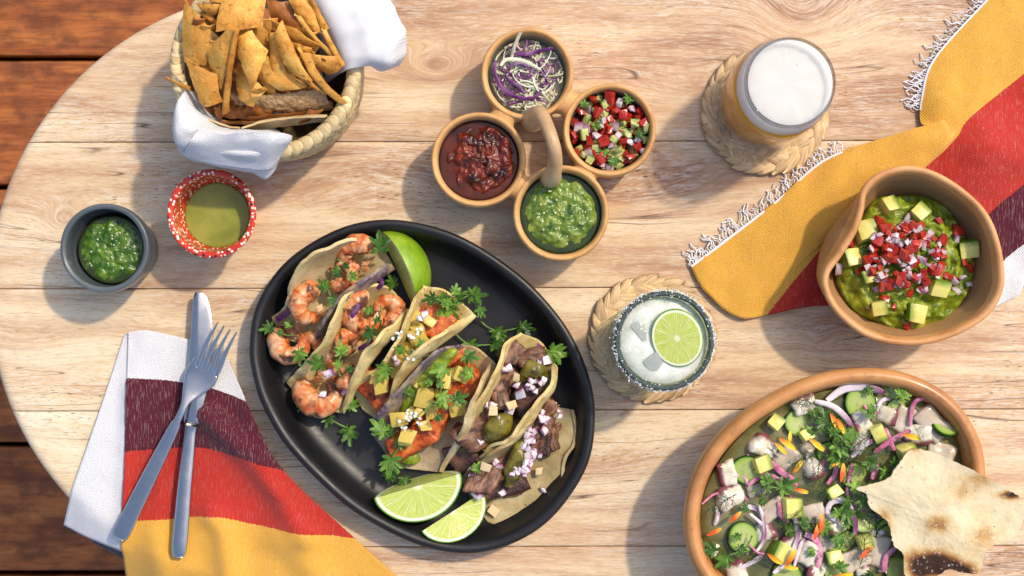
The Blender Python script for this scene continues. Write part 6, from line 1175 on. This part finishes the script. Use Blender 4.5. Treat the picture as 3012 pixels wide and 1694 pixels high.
for u, v, a, s, k, lb in [(1000, 300, 165, 1.0, 0, 'dill frond over the upper left octopus piece'), (930, 250, 300, .8, 1, 'dill tip at the upper left'), (1010, 640, 200, .9, 2, 'dill frond above the big octopus piece'), (1030, 680, 270, 1.05, 0, 'dill frond on the big octopus piece'), (640, 990, 80, .9, 1, 'dill frond under the cilantro at the left'), (470, 900, 215, 1.0, 2, 'dill stalk at the far left'), (720, 1350, 170, .8, 0, 'dill frond at the bottom left'), (750, 1110, 20, .8, 1, 'dill frond below the centre avocado cube'), (1170, 520, 280, 1.3, 2, 'thick dill frond right of centre'), (1230, 560, 200, 1.0, 0, 'dill frond over the white octopus face'), (1500, 640, 160, 1.1, 1, 'dill frond by the tostada'), (1300, 1380, 80, 1.0, 2, 'dill frond at the bottom right'), (1290, 960, 300, 1.0, 0, 'dill frond on the lower right cucumber'), (1720, 570, 100, .6, 1, 'dill tip above the tostada'), (1000, 1130, 190, .9, 2, 'dill frond left of the petals'), (1090, 900, 170, .9, 0, 'dill frond over the middle avocado cube'), (980, 380, 330, 1.1, 1, 'dill frond on the upper left cucumber')]:
    tag(inst('dill_frond', DILLS[k], P('G', u, v, bz_ + .0115), (rnd.uniform(-.15, .15), rnd.uniform(-.1, .1), R(a)), s), lb, 'dill', 'dill fronds on the ceviche')
for u, v, a, s, k, lb in [(760, 860, 20, 1.4, 0, 'cilantro sprig left of the centre of the ceviche'), (700, 830, 150, 1.1, 2, 'cilantro leaf beside the left sprig of the ceviche'), (1070, 440, 110, 1.5, 1, 'long cilantro sprig above the centre of the ceviche'), (1130, 560, 300, 1.4, 0, 'cilantro sprig under the dill right of centre'), (1400, 690, 160, 1.4, 0, 'cilantro sprig beside the tostada'), (1160, 1170, 260, 1.5, 0, 'cilantro sprig at the lower middle of the ceviche'), (550, 985, 200, .9, 2, 'single cilantro leaf at the left of the ceviche'), (420, 1310, 230, 1.5, 0, 'dark cilantro sprig at the lower left of the ceviche'), (1560, 240, 40, 1.2, 2, 'dark cilantro leaf at the top right of the ceviche'), (1400, 360, 140, 1.2, 2, 'dark cilantro leaf above the right avocado cube'), (1190, 990, 300, 1.2, 2, 'dark cilantro leaf inside the onion loop'), (1160, 620, 250, 1.3, 2, 'cilantro leaf on the middle cucumber'), (1390, 1430, 200, 1.1, 2, 'cilantro leaf at the bottom beside the tostada'), (330, 1290, 120, 1.0, 2, 'cilantro leaf near the lower left wall'), (1140, 1400, 10, 1.2, 2, 'cilantro leaf above the bottom petal'), (1230, 930, 200, 1.0, 2, 'small cilantro leaf above the onion loop')]:
    sprig('G', u, v, bz_ + .0108, a, s * .95, lb, k, group='cilantro sprigs in the ceviche')
# tostada
TP = [(1265, 860), (1335, 838), (1480, 790), (1560, 690), (1640, 595), (1730, 602), (1850, 640), (1960, 690), (2120, 770), (2260, 850), (2390, 930), (2415, 1000), (2390, 1090), (2340, 1180), (2200, 1240), (2130, 1300), (2115, 1400), (2080, 1435), (1980, 1422), (1890, 1402), (1850, 1430), (1780, 1455), (1610, 1455), (1592, 1300), (1530, 1240), (1490, 1090), (1365, 985), (1345, 900)]
def tz(u): return .074 + .010 * max(0, min(1, (u - 1300) / 800))
to = ccw(even([P('G', u, v, tz(u)) for u, v in TP], 180)); tm = P('G', 1800, 1070, .081); v = []; nr = 30; sd = 3
to = [p + (p - tm).normalized() * (.0009 * nz(p, 420, 1) + .0007 * nz(p, 900, 2)) for p in to]
for side in (1, -1):
    for i in range(1, nr + 1):
        t = i / nr
        for p in to: q_ = tm.lerp(p, t); v.append(Vector((q_.x, q_.y, q_.z + .0032 * nz(q_, 26, 2) + .0008 * nz(q_, 110, 5) + .0004 * nz(q_, 330, 7) + side * .0011)))
na = 180; f = grid_faces(nr, na, cv=True) + grid_faces(nr, na, nr * na, cv=True, flip=True); a0 = (nr - 1) * na; b0 = nr * na + a0
f += [(a0 + k, b0 + k, b0 + (k + 1) % na, a0 + (k + 1) % na) for k in range(na)]; v += [tm + Vector((0, 0, .0011)), tm - Vector((0, 0, .0011))]; c1_ = len(v) - 2; f += [(c1_, k, (k + 1) % na) for k in range(na)] + [(c1_ + 1, nr * na + (k + 1) % na, nr * na + k) for k in range(na)]
q = M('toasted_tostada'); geo = q.n('NewGeometry').outputs['Position']; sx = q.n('SeparateXYZ', None, Vector=geo); c = q.coords(rand=False); nn_ = q.noise(c, 60, 5, .65)
def burn(spots):
    tot = None
    for u, v_, ru, rv, am in spots:
        p = P('G', u, v_, .082); a = q.math('DIVIDE', q.math('SUBTRACT', sx.outputs[0], p.x), L('G', ru)); b = q.math('DIVIDE', q.math('SUBTRACT', sx.outputs[1], p.y), L('G', rv)); g_ = q.math('MULTIPLY', q.math('EXPONENT', q.math('MULTIPLY', q.math('ADD', q.math('MULTIPLY', a, a), q.math('MULTIPLY', b, b)), -1.0)), am); tot = g_ if tot is None else q.math('ADD', tot, g_)
    return tot
bs_ = q.math('ADD', burn([(1780, 1360, 150, 80, 1.2), (1960, 1420, 120, 55, 1.0), (1820, 1100, 80, 60, .62), (1700, 1430, 60, 60, .5), (2100, 800, 120, 60, .42), (2320, 900, 90, 30, .9), (1660, 590, 60, 25, .5), (2130, 1200, 90, 120, .40), (1480, 1080, 60, 80, .38), (2000, 900, 90, 60, .32)]), q.math('MULTIPLY', q.math('SUBTRACT', nn_, .5), .8))
col = q.ramp(bs_, [(0.0, (.66, .56, .36)), (.22, (.60, .46, .25)), (.42, (.45, .26, .09)), (.62, (.22, .085, .022)), (.85, (.035, .014, .007))]); col = q.mix(q.ramp(q.noise(c, 330, 2), [(.25, .85), (.30, 0.0)]), col, (.05, .03, .02)); col = q.mix(q.ramp(q.noise(c, 420, 3), [(.60, 0.0), (.7, .5)]), col, (.76, .70, .55))
CRK = q.end(col, .6, q.bump(q.math('ADD', q.noise(c, 420, 4), q.noise(c, 120, 3)), .45, .0009), .3)
tag(obj('tostada', v, f, CRK, ang=50), 'broken pale tostada with charred spots leaning on the ceviche bowl', 'tostada')
print('objects', len(bpy.data.objects), 'tris', sum(len(o.data.loop_triangles) if (o.data.calc_loop_triangles() or True) else 0 for o in bpy.data.objects if o.type == 'MESH'))
